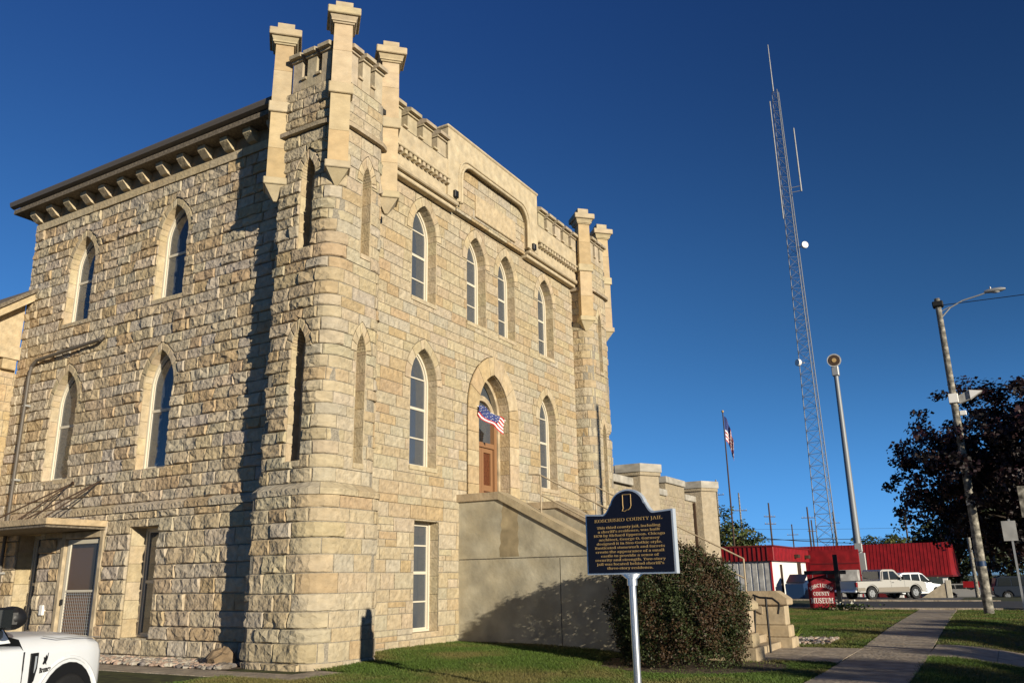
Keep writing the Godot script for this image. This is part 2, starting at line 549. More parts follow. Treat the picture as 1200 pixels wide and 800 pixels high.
func arch_stones(parent: Node, f: Fr, op: Dictionary, pal: Array, relief: float, base := .004) -> void:
	var i_ := outline(op, 0.0)
	var ou := outline(op, op.t)
	var m := i_.size()
	var st := 2
	var k := 1
	while k < m - 2:
		var e := mini(k + st, m - 2)
		if k < (m - 1) / 2 and e > (m - 1) / 2: e = (m - 1) / 2
		var poly := PackedVector2Array()
		for j in range(k, e + 1): poly.append(ou[j])
		for j in range(e, k - 1, -1): poly.append(i_[j])
		var sh := Geometry2D.offset_polygon(poly, -.008)
		if sh.size() > 0:
			var b := MB.new()
			b.col = jit(pal[R.randi() % pal.size()], .08)
			stone_poly(b, f, sh[0], relief, base)
			part("arch_stone", b, M.dressed, parent, true)
		k = e
	if op.get("full", false):
		for sd in [-1, 1]:
			var y: float = op.y0
			while y < op.ys - .05:
				var y1: float = minf(y + R.randf_range(.42, .7), op.ys)
				if op.ys - y1 < .2: y1 = op.ys
				var x0: float = op.c + sd * op.a
				var x1: float = op.c + sd * (op.a + op.t)
				var b := MB.new()
				b.col = jit(pal[R.randi() % pal.size()], .08)
				stone_rect(b, f, minf(x0, x1) + .006, maxf(x0, x1) - .006, y + .006, y1 - .006, relief, base)
				part("jamb_stone", b, M.dressed, parent, true)
				y = y1
func reveal(parent: Node, f: Fr, op: Dictionary, pal: Array, depth: float) -> void:
	# smooth dressed stones lining the opening
	var o := outline(op, 0.0)
	var m := o.size()
	for k in m - 1:
		var p := o[k]
		var q := o[k + 1]
		var cnt := maxi(1, int(round(p.distance_to(q) / .42)))
		for i in cnt:
			var a := p.lerp(q, float(i) / cnt)
			var c := p.lerp(q, (i + 1.0) / cnt)
			var dir := (c - a).normalized()
			var outw := Vector2(-dir.y, dir.x)
			a += dir * .004; c -= dir * .004
			var b := MB.new()
			b.col = jit(pal[R.randi() % pal.size()], .07)
			wprism(b, f, PackedVector2Array([a, c, c + outw * .05, a + outw * .05]), -depth, .0015)
			part("jamb_stone", b, M.dressed, parent, true)
func window(f: Fr, op: Dictionary, pal: Array, depth: float, relief: float, rows: Array, called := "window", glazed := true) -> Node3D:
	var w := grp(called, jail)
	if op.yt > op.ys: arch_stones(w, f, op, pal, relief)
	reveal(w, f, op, pal, depth)
	var b := MB.new()
	b.col = jit(pal[0], .05)
	wrect(b, f, op.c - op.a - .02, op.c + op.a + .02, op.y0 - .10, op.y0 + .012, -depth, .035)
	part("sill", b, M.dressed, w, true)
	if not glazed:
		b = MB.new(); b.col = jit(pal[0], .05)
		wprism(b, f, outline(op, .03), -depth - .06, -depth + .01)
		part("blind_panel", b, M.dressed, w, true)
		return w
	var o0 := outline(op, 0.0)
	var o1 := outline(op, -.062, -.06)
	var o2 := outline(op, -.102, -.102)
	b = MB.new(); wring(b, f, o0, o1, -depth - .08, -depth + .02); part("frame", b, M.frame, w, true)
	b = MB.new(); wring(b, f, o1, o2, -depth - .07, -depth - .02); part("sash", b, M.frame, w, true)
	# panes between rails; each pane its own sheet
	var ia: float = op.a - .102
	var cuts := [op.y0 + .102]
	for r in rows: cuts.append(op.y0 + (op.yt - op.y0) * r)
	cuts.append(op.yt + .2)
	for i in cuts.size() - 1:
		var cell := PackedVector2Array([Vector2(op.c - ia - .3, cuts[i]), Vector2(op.c + ia + .3, cuts[i]), Vector2(op.c + ia + .3, cuts[i + 1]), Vector2(op.c - ia - .3, cuts[i + 1])])
		var pc := Geometry2D.intersect_polygons(o2, cell)
		if pc.size() > 0:
			b = MB.new(); wprism(b, f, pc[0], -depth - .05, -depth - .044)
			part("pane", b, M.glass, w, true)
		if i > 0:
			var mid := i == int(cuts.size() / 2)
			var hh := .035 if mid else .018
			var bar := PackedVector2Array([Vector2(op.c - ia - .3, cuts[i] - hh), Vector2(op.c + ia + .3, cuts[i] - hh), Vector2(op.c + ia + .3, cuts[i] + hh), Vector2(op.c - ia - .3, cuts[i] + hh)])
			var bc := Geometry2D.intersect_polygons(o2, bar)
			if bc.size() > 0:
				b = MB.new(); wprism(b, f, bc[0], -depth - .068, -depth - .022)
				part("rail" if mid else "glazing_bar", b, M.frame, w, true)
	return w

# courses of stones; returns nothing, adds stone parts under parent
var cam_at := Vector3(0, 1.6, 0)
func masonry(parent: Node, f: Fr, s0: float, s1: float, y0: float, y1: float, chh: float, wr: Vector2, ops: Array, pal: Array, relief: Vector2, joint: float, keep: int, base := 0.0, hvar := .15) -> void:
	var list := []
	var mor := MB.new()
	var cuts := []
	for op in ops: cuts.append([cutter(op), op.c - op.a - op.t - .05, op.c + op.a + op.t + .05, op.y0 - .05, op.yt + op.t * 1.6 + .1])
	var y := y0
	while y < y1 - .02:
		var h := chh * R.randf_range(1 - hvar, 1 + hvar)
		if y1 - y < h * 1.5: h = y1 - y
		var ye := minf(y + h, y1)
		var s := s0
		var first := true
		while s < s1 - .01:
			var w := R.randf_range(wr.x, wr.y)
			if first: w *= R.randf_range(.4, 1.0)
			first = false
			var se := minf(s + w, s1)
			if s1 - se < wr.x * .5: se = s1
			var subs := [[s, se, y, ye]]
			if hvar > .2 and R.randf() < .16 and se - s > .5:
				var ym := lerpf(y, ye, R.randf_range(.4, .6))
				var sm := lerpf(s, se, R.randf_range(.35, .65))
				subs = [[s, sm, y, ym], [sm, se, y, ym], [s, se, ym, ye]]
			for q in subs:
				var poly := [PackedVector2Array([Vector2(q[0], q[2]), Vector2(q[1], q[2]), Vector2(q[1], q[3]), Vector2(q[0], q[3])])]
				var cut := false
				for cu in cuts:
					if q[1] < cu[1] or q[0] > cu[2] or q[3] < cu[3] or q[2] > cu[4]: continue
					var nxt := []
					for p in poly:
						for r in Geometry2D.clip_polygons(p, cu[0]):
							if not Geometry2D.is_polygon_clockwise(r): nxt.append(r)
					if nxt.size() != 1 or nxt[0] != poly[0]: cut = true
					poly = nxt
				for p in poly:
					var lo := Vector2(1e9, 1e9)
					var hi := -lo
					for w2 in p:
						lo = lo.min(w2); hi = hi.max(w2)
					var box := true
					for w2 in p:
						if minf(absf(w2.x - lo.x), absf(w2.x - hi.x)) > .002 or minf(absf(w2.y - lo.y), absf(w2.y - hi.y)) > .002: box = false
					if cut and box: list.append([p, false, [lo.x, hi.x, lo.y, hi.y]])
					else: list.append([p, cut, q])
			s = se
		y = ye
	var ranked := []
	for i in list.size():
		var p: PackedVector2Array = list[i][0]
		var idx := Geometry2D.triangulate_polygon(p)
		var ar := 0.0
		for k in range(0, idx.size(), 3):
			ar += absf((p[idx[k + 1]] - p[idx[k]]).cross(p[idx[k + 2]] - p[idx[k]])) * .5
			if f.p.size() > 2 and not list[i][1]: continue
			mor.tri(f.at(p[idx[k]].x, p[idx[k]].y, base - .012), f.at(p[idx[k + 1]].x, p[idx[k + 1]].y, base - .012), f.at(p[idx[k + 2]].x, p[idx[k + 2]].y, base - .012), f.nr(p[0].x))
		if f.p.size() > 2 and not list[i][1]:
			# bed the mortar along the curve of the corner
			var e = list[i][2]
			var m := maxi(1, int(ceil((e[1] - e[0]) / .09)))
			for k in m:
				var a := lerpf(e[0], e[1], float(k) / m)
				var c := lerpf(e[0], e[1], (k + 1.0) / m)
				mor.quad(f.at(a, e[2], base - .008), f.at(c, e[2], base - .008), f.at(c, e[3], base - .008), f.at(a, e[3], base - .008), f.nr((a + c) * .5))
		var ce := Vector2.ZERO
		for q in p: ce += q
		ce /= p.size()
		var w3 := f.at(ce.x, ce.y, 0)
		var to := cam_at - w3
		var facing := maxf(0, f.nr(ce.x).dot(to.normalized()))
		ranked.append([ar * facing / to.length_squared(), i, ar])
	ranked.sort_custom(func(a, b): return a[0] > b[0] if a[0] != b[0] else a[1] < b[1])
	var rest := MB.new()
	var count := 0
	for r in ranked:
		if r[2] < .006: continue
		if not list[r[1]][1] and list[r[1]][2][1] - list[r[1]][2][0] < .06: continue
		var e = list[r[1]]
		var b := MB.new()
		b.col = jit(pal[int(pow(R.randf(), 1.3) * pal.size())], .055)
		var rel := R.randf_range(relief.x, relief.y)
		if f.p.size() > 2: rel *= lerpf(.16, 1.0, absf(f.nr(e[2][0] * .5 + e[2][1] * .5).x))
		if e[1]:
			var sh := Geometry2D.offset_polygon(e[0], -joint)
			if sh.size() == 0: continue
			stone_poly(b, f, sh[0], rel, base)
		else:
			stone_rect(b, f, e[2][0] + joint, e[2][1] - joint, e[2][2] + joint, e[2][3] - joint, rel, base)
		if b.v.size() == 0: continue
		if count < keep:
			part("stone", b, M.stone, parent, true)
		else:
			rest.v.append_array(b.v); rest.n.append_array(b.n); rest.c.append_array(b.c)
		count += 1
	if rest.v.size() > 0:
		var o := part("stonework", rest, M.stone, parent)
		o.set_meta("kind", "stuff")
	part("mortar", mor, M.mortar, parent)

# ---------------------------------------------------------------- the stone jail
const FP := [Color(0.477, 0.414, 0.303), Color(0.464, 0.395, 0.279), Color(0.491, 0.432, 0.321), Color(0.459, 0.382, 0.261), Color(0.464, 0.419, 0.321), Color(0.455, 0.359, 0.228), Color(0.450, 0.414, 0.331)]
const LP := [Color(.52, 0.444, 0.332), Color(.49, 0.404, 0.284), Color(.53, 0.465, 0.358), Color(.49, 0.434, 0.348), Color(.49, 0.379, 0.246), Color(.48, 0.434, 0.369)]
const DP := [Color(0.512, 0.442, 0.314), Color(0.525, 0.456, 0.328), Color(0.502, 0.419, 0.287), Color(0.512, 0.432, 0.300)]
const OP := [Color(0.525, 0.428, 0.287), Color(0.539, 0.451, 0.314), Color(0.512, 0.400, 0.246)]

func sat(f: Fr, p: Vector2) -> float:
	var best := 0.0
	var bd := 1e9
	for i in 400:
		var s := f.total * i / 399.0
		var q := f.at(s, 0, 0)
		var d := p.distance_to(Vector2(q.x, q.z))
		if d < bd:
			bd = d; best = s
	return best
func band(parent: Node, called: String, f: Fr, s0: float, s1: float, y0: float, y1: float, d: float, pal: Array, m: Material, slope := .04, step := .95) -> void:
	# string course of separate stones with a sloped top
	var s := s0
	while s < s1 - .01:
		var se := minf(s + step * R.randf_range(.8, 1.25), s1)
		if s1 - se < .3: se = s1
		var b := MB.new()
		b.col = jit(pal[R.randi() % pal.size()], .07)
		var k := maxi(1, int(ceil((se - s) / .18)))
		var pr := [Vector2(-.03, y0), Vector2(d, y0), Vector2(d, y1 - slope), Vector2(0, y1), Vector2(-.03, y1)]
		for i in k:
			var a := lerpf(s + .004, se - .004, float(i) / k)
			var c := lerpf(s + .004, se - .004, (i + 1.0) / k)
			var nn := f.nr((a + c) * .5)
			for j in 4:
				var hint := Vector3.DOWN if j == 0 else (nn if j == 1 else nn + Vector3.UP)
				b.quad(f.at(a, pr[j].y, pr[j].x), f.at(c, pr[j].y, pr[j].x), f.at(c, pr[j + 1].y, pr[j + 1].x), f.at(a, pr[j + 1].y, pr[j + 1].x), hint)
		part(called, b, m, parent, true)
		s = se
func merlon(parent: Node, f: Fr, s: float, w: float, y0: float, y1: float, base: float) -> void:
	var b := MB.new()
	b.col = jit(Color(.49, .43, .32), .08)
	wrect(b, f, s - w * .5, s + w * .5, y0, y1 - .22, base - .30, base)
	wrect(b, f, s - w * .5 - .03, s + w * .5 + .03, y1 - .26, y1 - .20, base - .34, base + .05)
	var T := f.at(s, 0, base)
	var nn := f.nr(s)
	var t := Vector3(-nn.z, 0, nn.x)
	if (f.at(s + .05, 0, 0) - f.at(s - .05, 0, 0)).dot(t) < 0: t = -t
	# weathered cap: overhangs outward, slopes both ways
	var poly := PackedVector2Array([Vector2(-.38, y1 - .2), Vector2(.15, y1 - .2), Vector2(.15, y1 - .1), Vector2(-.12, y1), Vector2(-.38, y1 - .1)])
	var hw := w * .5 + .035
	var tr := Transform3D(Basis(nn, Vector3.UP, nn.cross(Vector3.UP)), T)
	b.col = jit(Color(.43, .375, .285), .08)
	b.ext(poly, tr, -hw, hw)
	part("merlon", b, M.concrete, parent, true)
func pinnacle(parent: Node, p: Vector2) -> void:
	var n := grp("pinnacle", parent)
	var B := Basis(Vector3.UP, PI / 4)
	var o := Vector3(p.x, 0, p.y)
	var spec := [["corbel", 10.30, 10.64, .07, .50], ["corbel_block", 10.64, 10.82, .58, .58], ["shaft", 10.82, 11.60, .46, .46], ["shaft", 11.606, 12.56, .455, .455], ["band", 12.56, 12.84, .57, .57], ["shaft", 12.84, 13.72, .46, .445], ["shaft", 13.726, 14.45, .44, .43], ["neck_moulding", 14.45, 14.64, .50, .66], ["cap", 14.64, 14.84, .78, .78], ["finial", 14.84, 15.09, .41, .41]]
	for s in spec:
		var b := MB.new()
		b.col = jit(OP[R.randi() % 3], .08) if s[0] == "shaft" else jit(DP[0], .06)
		if s[0] == "cap" or s[0] == "corbel_block" or s[0] == "band":
			b.box(o + Vector3(0, (s[1] + s[2]) * .5, 0), Vector3(s[3], s[2] - s[1], s[3]), B, .018)
		else:
			b.frustum(o + Vector3(0, s[1] + .001, 0), s[3], s[4], s[2] - s[1] - .002, B)
		if s[0] == "neck_moulding":
			b.frustum(o + Vector3(0, 14.49, 0), .58, .58, .04, B)
		if s[0] == "finial":
			b.frustum(o + Vector3(0, 15.09, 0), .41, .1, .07, B)
		part(s[0], b, M.dressed, n, true)
func build_jail() -> void:
	jail = thing("stone_building", Vector3.ZERO, 0, "large tan limestone building with pointed-arch windows and crenellated corner turrets", "building")
	var b := MB.new()
	# ---- left wall
	var lw := grp("side_wall", jail)
	var fl := Fr.line(Vector2(13.25, -24.65), Vector2(13.25, -13.5), Vector2(-1, 0))
	var Z := 24.65
	var lu := []
	for zc in [-22.05, -18.08]:
		lu.append({"c": zc + Z, "a": .57, "y0": 8.87, "ys": 10.62, "yt": 11.52, "t": .2})
		lu.append({"c": zc + Z, "a": .57, "y0": 4.40, "ys": 6.50, "yt": 7.45, "t": .2})
	var lb := [{"c": -17.97 + Z, "a": .53, "y0": .45, "ys": 3.0, "yt": 3.0, "t": .05}, {"c": -22.7 + Z, "a": .53, "y0": .45, "ys": 3.0, "yt": 3.0, "t": .05}, {"c": -20.3 + Z, "a": .86, "y0": -.1, "ys": 2.98, "yt": 2.98, "t": .05}]
	masonry(lw, fl, 0, fl.total, -.25, 3.38, .335, Vector2(.45, 1.0), lb, LP, Vector2(.03, .07), .010, 170, 0.04)
	masonry(lw, fl, 0, fl.total, 3.60, 12.22, .283, Vector2(.38, .85), lu, LP, Vector2(.027, .066), .009, 300)
	band(lw, "belt_stone", fl, 0, fl.total, 3.38, 3.60, .11, LP, M.stone, .08)
	band(lw, "frieze_stone", fl, 0, fl.total, 12.22, 12.46, .07, DP, M.dressed, .01, 1.4)
	for op in lu: window(fl, op, DP, .23, .014, [.5])
	for i in 2: window(fl, lb[i], DP, .42, .01, [.5])
	# cornice brackets and eave
	var ev := grp("eave", jail)
	for i in 13:
		var zc := -24.47 + .845 * i
		b = MB.new(); b.col = jit(DP[0], .07)
		b.ext(PackedVector2Array([Vector2(0, 12.46), Vector2(.16, 12.50), Vector2(.34, 12.66), Vector2(.36, 12.78), Vector2(0, 12.78)]), Transform3D(Basis(Vector3(-1, 0, 0), Vector3.UP, Vector3(0, 0, 1)), Vector3(13.25, 0, zc)), -.135, .135)
		part("bracket", b, M.dressed, ev, true)
	b = MB.new(); b.col = Color(.30, .235, .15)
	b.bx(13.2, 13.45, 12.46, 12.8, -24.62, -13.6); part("frieze_board", b, M.dressed, ev)
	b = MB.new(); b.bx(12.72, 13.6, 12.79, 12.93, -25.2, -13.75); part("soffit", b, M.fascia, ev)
	b = MB.new()
	var gp := PackedVector2Array([Vector2(0, 12.96), Vector2(.02, 12.955), Vector2(.13, 13.0), Vector2(.16, 13.1), Vector2(.16, 13.14), Vector2(0, 13.14)])
	b.ext(gp, Transform3D(Basis(Vector3(-1, 0, 0), Vector3.UP, Vector3(0, 0, 1)), Vector3(12.74, 0, 0)), -25.25, -13.9); part("gutter", b, M.gutter, ev)
	b = MB.new(); b.bx(13.3, 28.2, 12.78, 12.95, -25.2, -24.4); b.bx(13.3, 28.2, 12.96, 13.12, -25.3, -24.6); part("rear_eave", b, M.fascia, ev)
	# roof
	b = MB.new()
	var q := [Vector3(12.62, 13.15, -25.3), Vector3(28.4, 13.15, -25.3), Vector3(28.4, 13.15, -12.8), Vector3(12.62, 13.15, -13.6), Vector3(19.0, 14.0, -18.5), Vector3(22.0, 14.0, -18.5)]
	b.quad(q[0], q[1], q[5], q[4], Vector3.UP); b.quad(q[2], q[3], q[4], q[5], Vector3.UP); b.tri(q[0], q[3], q[4], Vector3.UP); b.tri(q[1], q[2], q[5], Vector3.UP)
	b.quad(q[0] - Vector3(0, .02, 0), q[1] - Vector3(0, .02, 0), q[2] - Vector3(0, .02, 0), q[3] - Vector3(0, .02, 0), Vector3.DOWN)
	part("roof", b, M.roofing, jail)
	# closing walls
	b = MB.new(); b.col = LP[0]; b.bx(13.3, 28.0, -.3, 12.7, -24.64, -24.3); part("rear_wall", b, M.stone, jail)
	b = MB.new(); b.col = LP[0]; b.bx(27.75, 28.1, -.3, 13.1, -24.2, -13.8); part("end_wall", b, M.stone, jail)
	for yy in [3.0, 7.9, 12.5]:
		b = MB.new(); b.bx(13.9, 27.7, yy - .25, yy - .05, -24.25, -13.1); part("floor_slab", b, M.woodpale, jail)
	b = MB.new(); b.bx(13.9, 27.7, 0, 12.2, -18.6, -18.4); part("partition_wall", b, M.inner, jail)
	b = MB.new(); b.bx(19.0, 19.2, 3.0, 12.2, -18.3, -13.1); b.bx(22.3, 22.5, 3.0, 12.2, -18.3, -13.1); part("partition_wall", b, M.inner, jail)
	# ---- front wall
	var fw := grp("front_wall", jail)
	var X := 14.3
	var ff := Fr.line(Vector2(X, -12.7), Vector2(26.45, -12.7), Vector2(0, 1))
	var C := 20.74 - X
	var up := []
	for dx in [-3.54, -.89, .89, 3.54]: up.append({"c": C + dx, "a": .55 if absf(dx) > 2 else .52, "y0": 8.9, "ys": 10.82, "yt": 11.7, "t": .25})
	var lo := []
	for dx in [-3.48, 3.48]: lo.append({"c": C + dx, "a": .58, "y0": 4.43, "ys": 6.66, "yt": 7.58, "t": .25})
	var door := {"c": C, "a": .87, "y0": 2.98, "ys": 6.35, "yt": 7.55, "t": .56, "full": true}
	var bw := [{"c": 17.42 - X, "a": .52, "y0": .42, "ys": 3.08, "yt": 3.08, "t": .05}, {"c": 24.1 - X, "a": .52, "y0": .42, "ys": 3.08, "yt": 3.08, "t": .05}]
	masonry(fw, ff, 0, ff.total, -.25, 3.46, .33, Vector2(.4, .95), bw + [door], FP, Vector2(.010, .021), .009, 130, 0.03, .28)
	masonry(fw, ff, 0, ff.total, 3.66, 13.6, .285, Vector2(.42, .95), up + lo + [door], FP, Vector2(.005, .014), .009, 300, 0.0, .18)
	band(fw, "belt_stone", ff, 0, C - 1.43, 3.46, 3.66, .05, FP, M.stone, .03)
	band(fw, "belt_stone", ff, C + 1.43, ff.total, 3.46, 3.66, .05, FP, M.stone, .03)
	for op in up: window(ff, op, DP, .30, .010, [.25, .5, .76])
	for op in lo: window(ff, op, DP, .30, .010, [.25, .5, .76])
	for op in bw: window(ff, op, DP, .26, .008, [.27, .53, .78])
	build_door(ff, door)
	# ---- parapet
	var pa := grp("parapet", jail)
	var fp := Fr.line(Vector2(14.45, -12.38), Vector2(26.4, -12.38), Vector2(0, 1))
	var px := 14.45
	var PC := Color(.53, .46, .335)
	for side in [[14.45, 17.85, 18.42], [26.4, 23.25, 22.68]]:
		var x0: float = minf(side[0], side[1])
		var x1: float = maxf(side[0], side[1])
		var c0: float = minf(side[0], side[2])
		var c1: float = maxf(side[0], side[2])
		b = MB.new(); b.col = PC
		b.bx(x0, x1, 12.74, 13.36, -12.72, -12.38); part("parapet_wall", b, M.concrete, pa)
		b = MB.new(); b.col = PC * 1.04
		b.bx(c0, c1, 11.98, 12.10, -12.72, -12.48, .02); part("cornice_moulding", b, M.concrete, pa)
		b = MB.new(); b.col = PC * .97
		b.bx(c0, c1, 12.10, 12.24, -12.72, -12.36, .03); part("cornice_moulding", b, M.concrete, pa)
		b = MB.new(); b.col = PC
		b.bx(c0, c1, 12.24, 12.56, -12.72, -12.44); part("frieze", b, M.concrete, pa)
		b = MB.new(); b.col = PC * 1.05
		b.bx(x0, x1, 12.68, 12.75, -12.72, -12.26, .02); part("ledge", b, M.concrete, pa)
		var xx := x0 + .1
		while xx < x1 - .05:
			b = MB.new(); b.col = jit(PC, .05)
			b.bx(xx, xx + .11, 12.56, 12.68, -12.6, -12.29, .01); part("dentil", b, M.concrete, pa, true)
			xx += .2
		for i in 5:
			var mx := lerpf(x0 + .3, x1 - .32, i / 4.0)
			merlon(pa, fp, mx - px, .42, 13.34, 14.10, 0.0)
			if i < 4:
				var gx := mx + (x1 - x0 - .62) / 8.0
				b = MB.new(); b.col = jit(PC, .06)
				b.ext(PackedVector2Array([Vector2(-.3, 13.36), Vector2(.07, 13.36), Vector2(.07, 13.41), Vector2(-.3, 13.5)]), Transform3D(Basis(Vector3(0, 0, 1), Vector3.UP, Vector3(-1, 0, 0)), Vector3(gx, 0, -12.38)), -.10, .10)
				part("embrasure_sill", b, M.concrete, pa, true)
	# floodlights on the cornice ends
	for fx in [18.2, 22.9]:
		b = MB.new(); b.bx(fx - .09, fx + .09, 12.27, 12.50, -12.43, -12.28, .02); part("floodlight", b, M.black, pa, true)
	# raised centre with an arched frame
	b = MB.new(); b.col = PC * 1.05
	var inner := PackedVector2Array([Vector2(22.55, 12.24)])
	for i in 7: inner.append(Vector2(22.0 + .55 * cos(PI / 2 * i / 6), 13.05 + .55 * sin(PI / 2 * i / 6)))
	for i in 7: inner.append(Vector2(19.1 - .55 * sin(PI / 2 * i / 6), 13.05 + .55 * cos(PI / 2 * i / 6)))
	inner.append(Vector2(18.55, 12.24))
	var upoly := PackedVector2Array([Vector2(17.85, 12.24), Vector2(17.85, 14.42), Vector2(23.25, 14.42), Vector2(23.25, 12.24)])
	upoly.append_array(inner)
	b.ext(upoly, Transform3D(Basis(), Vector3(0, 0, 0)), -12.72, -12.37)
	part("raised_centre", b, M.concrete, pa)
	b = MB.new(); b.col = PC * 1.08
	b.bx(17.8, 23.3, 14.42, 14.52, -12.8, -12.33, .03); part("coping", b, M.concrete, pa)
	b = MB.new(); b.col = PC * 1.05
	for k in [[.0, .05], [.12, .035]]:
		var pts := []
		for i in inner.size():
			var v2 := inner[i]
			var ce := Vector2(20.55, 12.6)
			pts.append(Vector3(v2.x + signf(v2.x - ce.x) * k[0], v2.y + (k[0] if v2.y > 13.0 else 0.0), -12.36))
		b.tube(pts, k[1], 8)
	part("frame_moulding", b, M.concrete, pa)
	masonry(fw, ff, 18.5 - X, 22.6 - X, 12.14, 13.62, .27, Vector2(.45, .9), [], FP, Vector2(.006, .016), .010, 40, .17)
	band(fw, "ledge_stone", ff, 18.5 - X, 22.6 - X, 12.04, 12.15, .18, FP, M.stone, .02)
	b = MB.new(); b.col = OP[1]
	b.bx(19.5, 21.9, 12.22, 12.95, -12.6, -12.46, .02); part("name_tablet", b, M.dressed, fw)
	# ---- turrets
	turret([Vector2(13.3, -13.68), Vector2(12.72, -13.68), Vector2(12.72, -11.9), Vector2(14.5, -11.9), Vector2(14.5, -12.75)], [0, .08, .45, .3, 0], Vector2(13.6, -12.8), Vector2(12.72, -12.74), Vector2(13.81, -11.9), [Vector2(12.88, -12.02), Vector2(12.74, -13.8), Vector2(14.68, -12.02), Vector2(14.68, -13.8)], 260)
	turret([Vector2(26.4, -12.75), Vector2(26.4, -12.02), Vector2(28.15, -12.02), Vector2(28.15, -13.85)], [0, .42, .3, 0], Vector2(27.3, -13.0), Vector2(-99, 0), Vector2(27.3, -12.02), [Vector2(26.5, -12.2), Vector2(28.2, -12.2), Vector2(28.2, -13.95)], 200, .45)
	# canopy over the side door, hung on rods
	build_side_door()
	build_wing()
	build_stairs()
	# drainpipe
	b = MB.new()
	b.tube([Vector3(13.14, 8.20, -20.42), Vector3(13.08, 8.08, -20.5), Vector3(13.08, 7.92, -23.4), Vector3(13.08, 7.78, -23.62), Vector3(13.08, 7.5, -23.68), Vector3(13.08, .1, -23.68)], .05, 8)
	part("drainpipe", b, M.gutter, jail)
	for yy in [2.0, 4.5, 6.6]:
		b = MB.new(); b.bx(13.05, 13.3, yy, yy + .05, -23.75, -23.61); part("pipe_clip", b, M.galv, jail, true)

func turret(pts: Array, rad: Array, inside: Vector2, ls: Vector2, fs: Vector2, pins: Array, keep: int, rf := 1.0) -> void:
	var t := grp("turret", jail)
	var f := Fr.path(pts, rad, inside)
	var ops := []
	for w in [[ls, .2], [fs, .15]]:
		if w[0].x < -50: continue
		for lv in [[4.07, 6.55, 7.0], [8.88, 10.7, 11.15]]:
			ops.append({"c": sat(f, w[0]), "a": w[1], "y0": lv[0], "ys": lv[1], "yt": lv[2], "t": .2})
	masonry(t, f, 0, f.total, -.25, 3.36, .335, Vector2(.45, 1.05), [], FP, Vector2(.03, .065) * rf, .010, int(keep * .35), .14, .2)
	band(t, "belt_stone", f, 0, f.total, 3.36, 3.62, .19, FP, M.stone, .14)
	masonry(t, f, 0, f.total, 3.62, 11.86, .28, Vector2(.4, .85), ops, FP, Vector2(.03, .07) * rf, .010, keep, 0.0)
	band(t, "string_course", f, 0, f.total, 11.86, 12.06, .13, [Color(.40, .34, .25)], M.dressed, .09)
	masonry(t, f, 0, f.total, 12.06, 13.06, .25, Vector2(.3, .6), [], FP, Vector2(.02, .05), .010, 60, 0.02)
	for op in ops: window(f, op, DP, .34, .02, [], "slit_window", false)
	# merlons on each straight side
	for k in range(1, pts.size() - 1):
		for e in [k - 1, k]:
			if e != k and k > 1: continue
			var a: Vector2 = pts[e]
			var c: Vector2 = pts[e + 1]
			if a.distance_to(c) < 1.2: continue
			var dir := (c - a).normalized()
			var nn := Vector2(-dir.y, dir.x)
			if nn.dot(a - inside) < 0: nn = -nn
			var fm := Fr.line(a, c, nn)
			for i in 3:
				merlon(t, fm, fm.total * (.24 + .26 * i), .29, 13.06, 14.12, .03)
			for i in 2:
				var b := MB.new(); b.col = jit(Color(.44, .375, .27), .06)
				var gp := fm.at(fm.total * (.37 + .26 * i), 0, .03)
				b.ext(PackedVector2Array([Vector2(-.3, 13.06), Vector2(.0, 13.06), Vector2(.0, 13.30), Vector2(.05, 13.30), Vector2(.05, 13.36), Vector2(-.3, 13.48)]), Transform3D(Basis(Vector3(nn.x, 0, nn.y), Vector3.UP, Vector3(nn.x, 0, nn.y).cross(Vector3.UP)), gp), -.075, .075)
				part("embrasure_sill", b, M.concrete, t, true)
	var deck := MB.new()
	var lo := Vector2(1e9, 1e9)
	var hi := -lo
	for p in f.p:
		lo = lo.min(p); hi = hi.max(p)
	hi.x = maxf(hi.x, lo.x + 1.7); lo.y = minf(lo.y, hi.y - 1.75)
	deck.bx(lo.x + .02, hi.x - .02, 12.9, 13.04, lo.y + .02, hi.y - .02)
	part("turret_deck", deck, M.roofing, t)
	for p in pins: pinnacle(t, p)

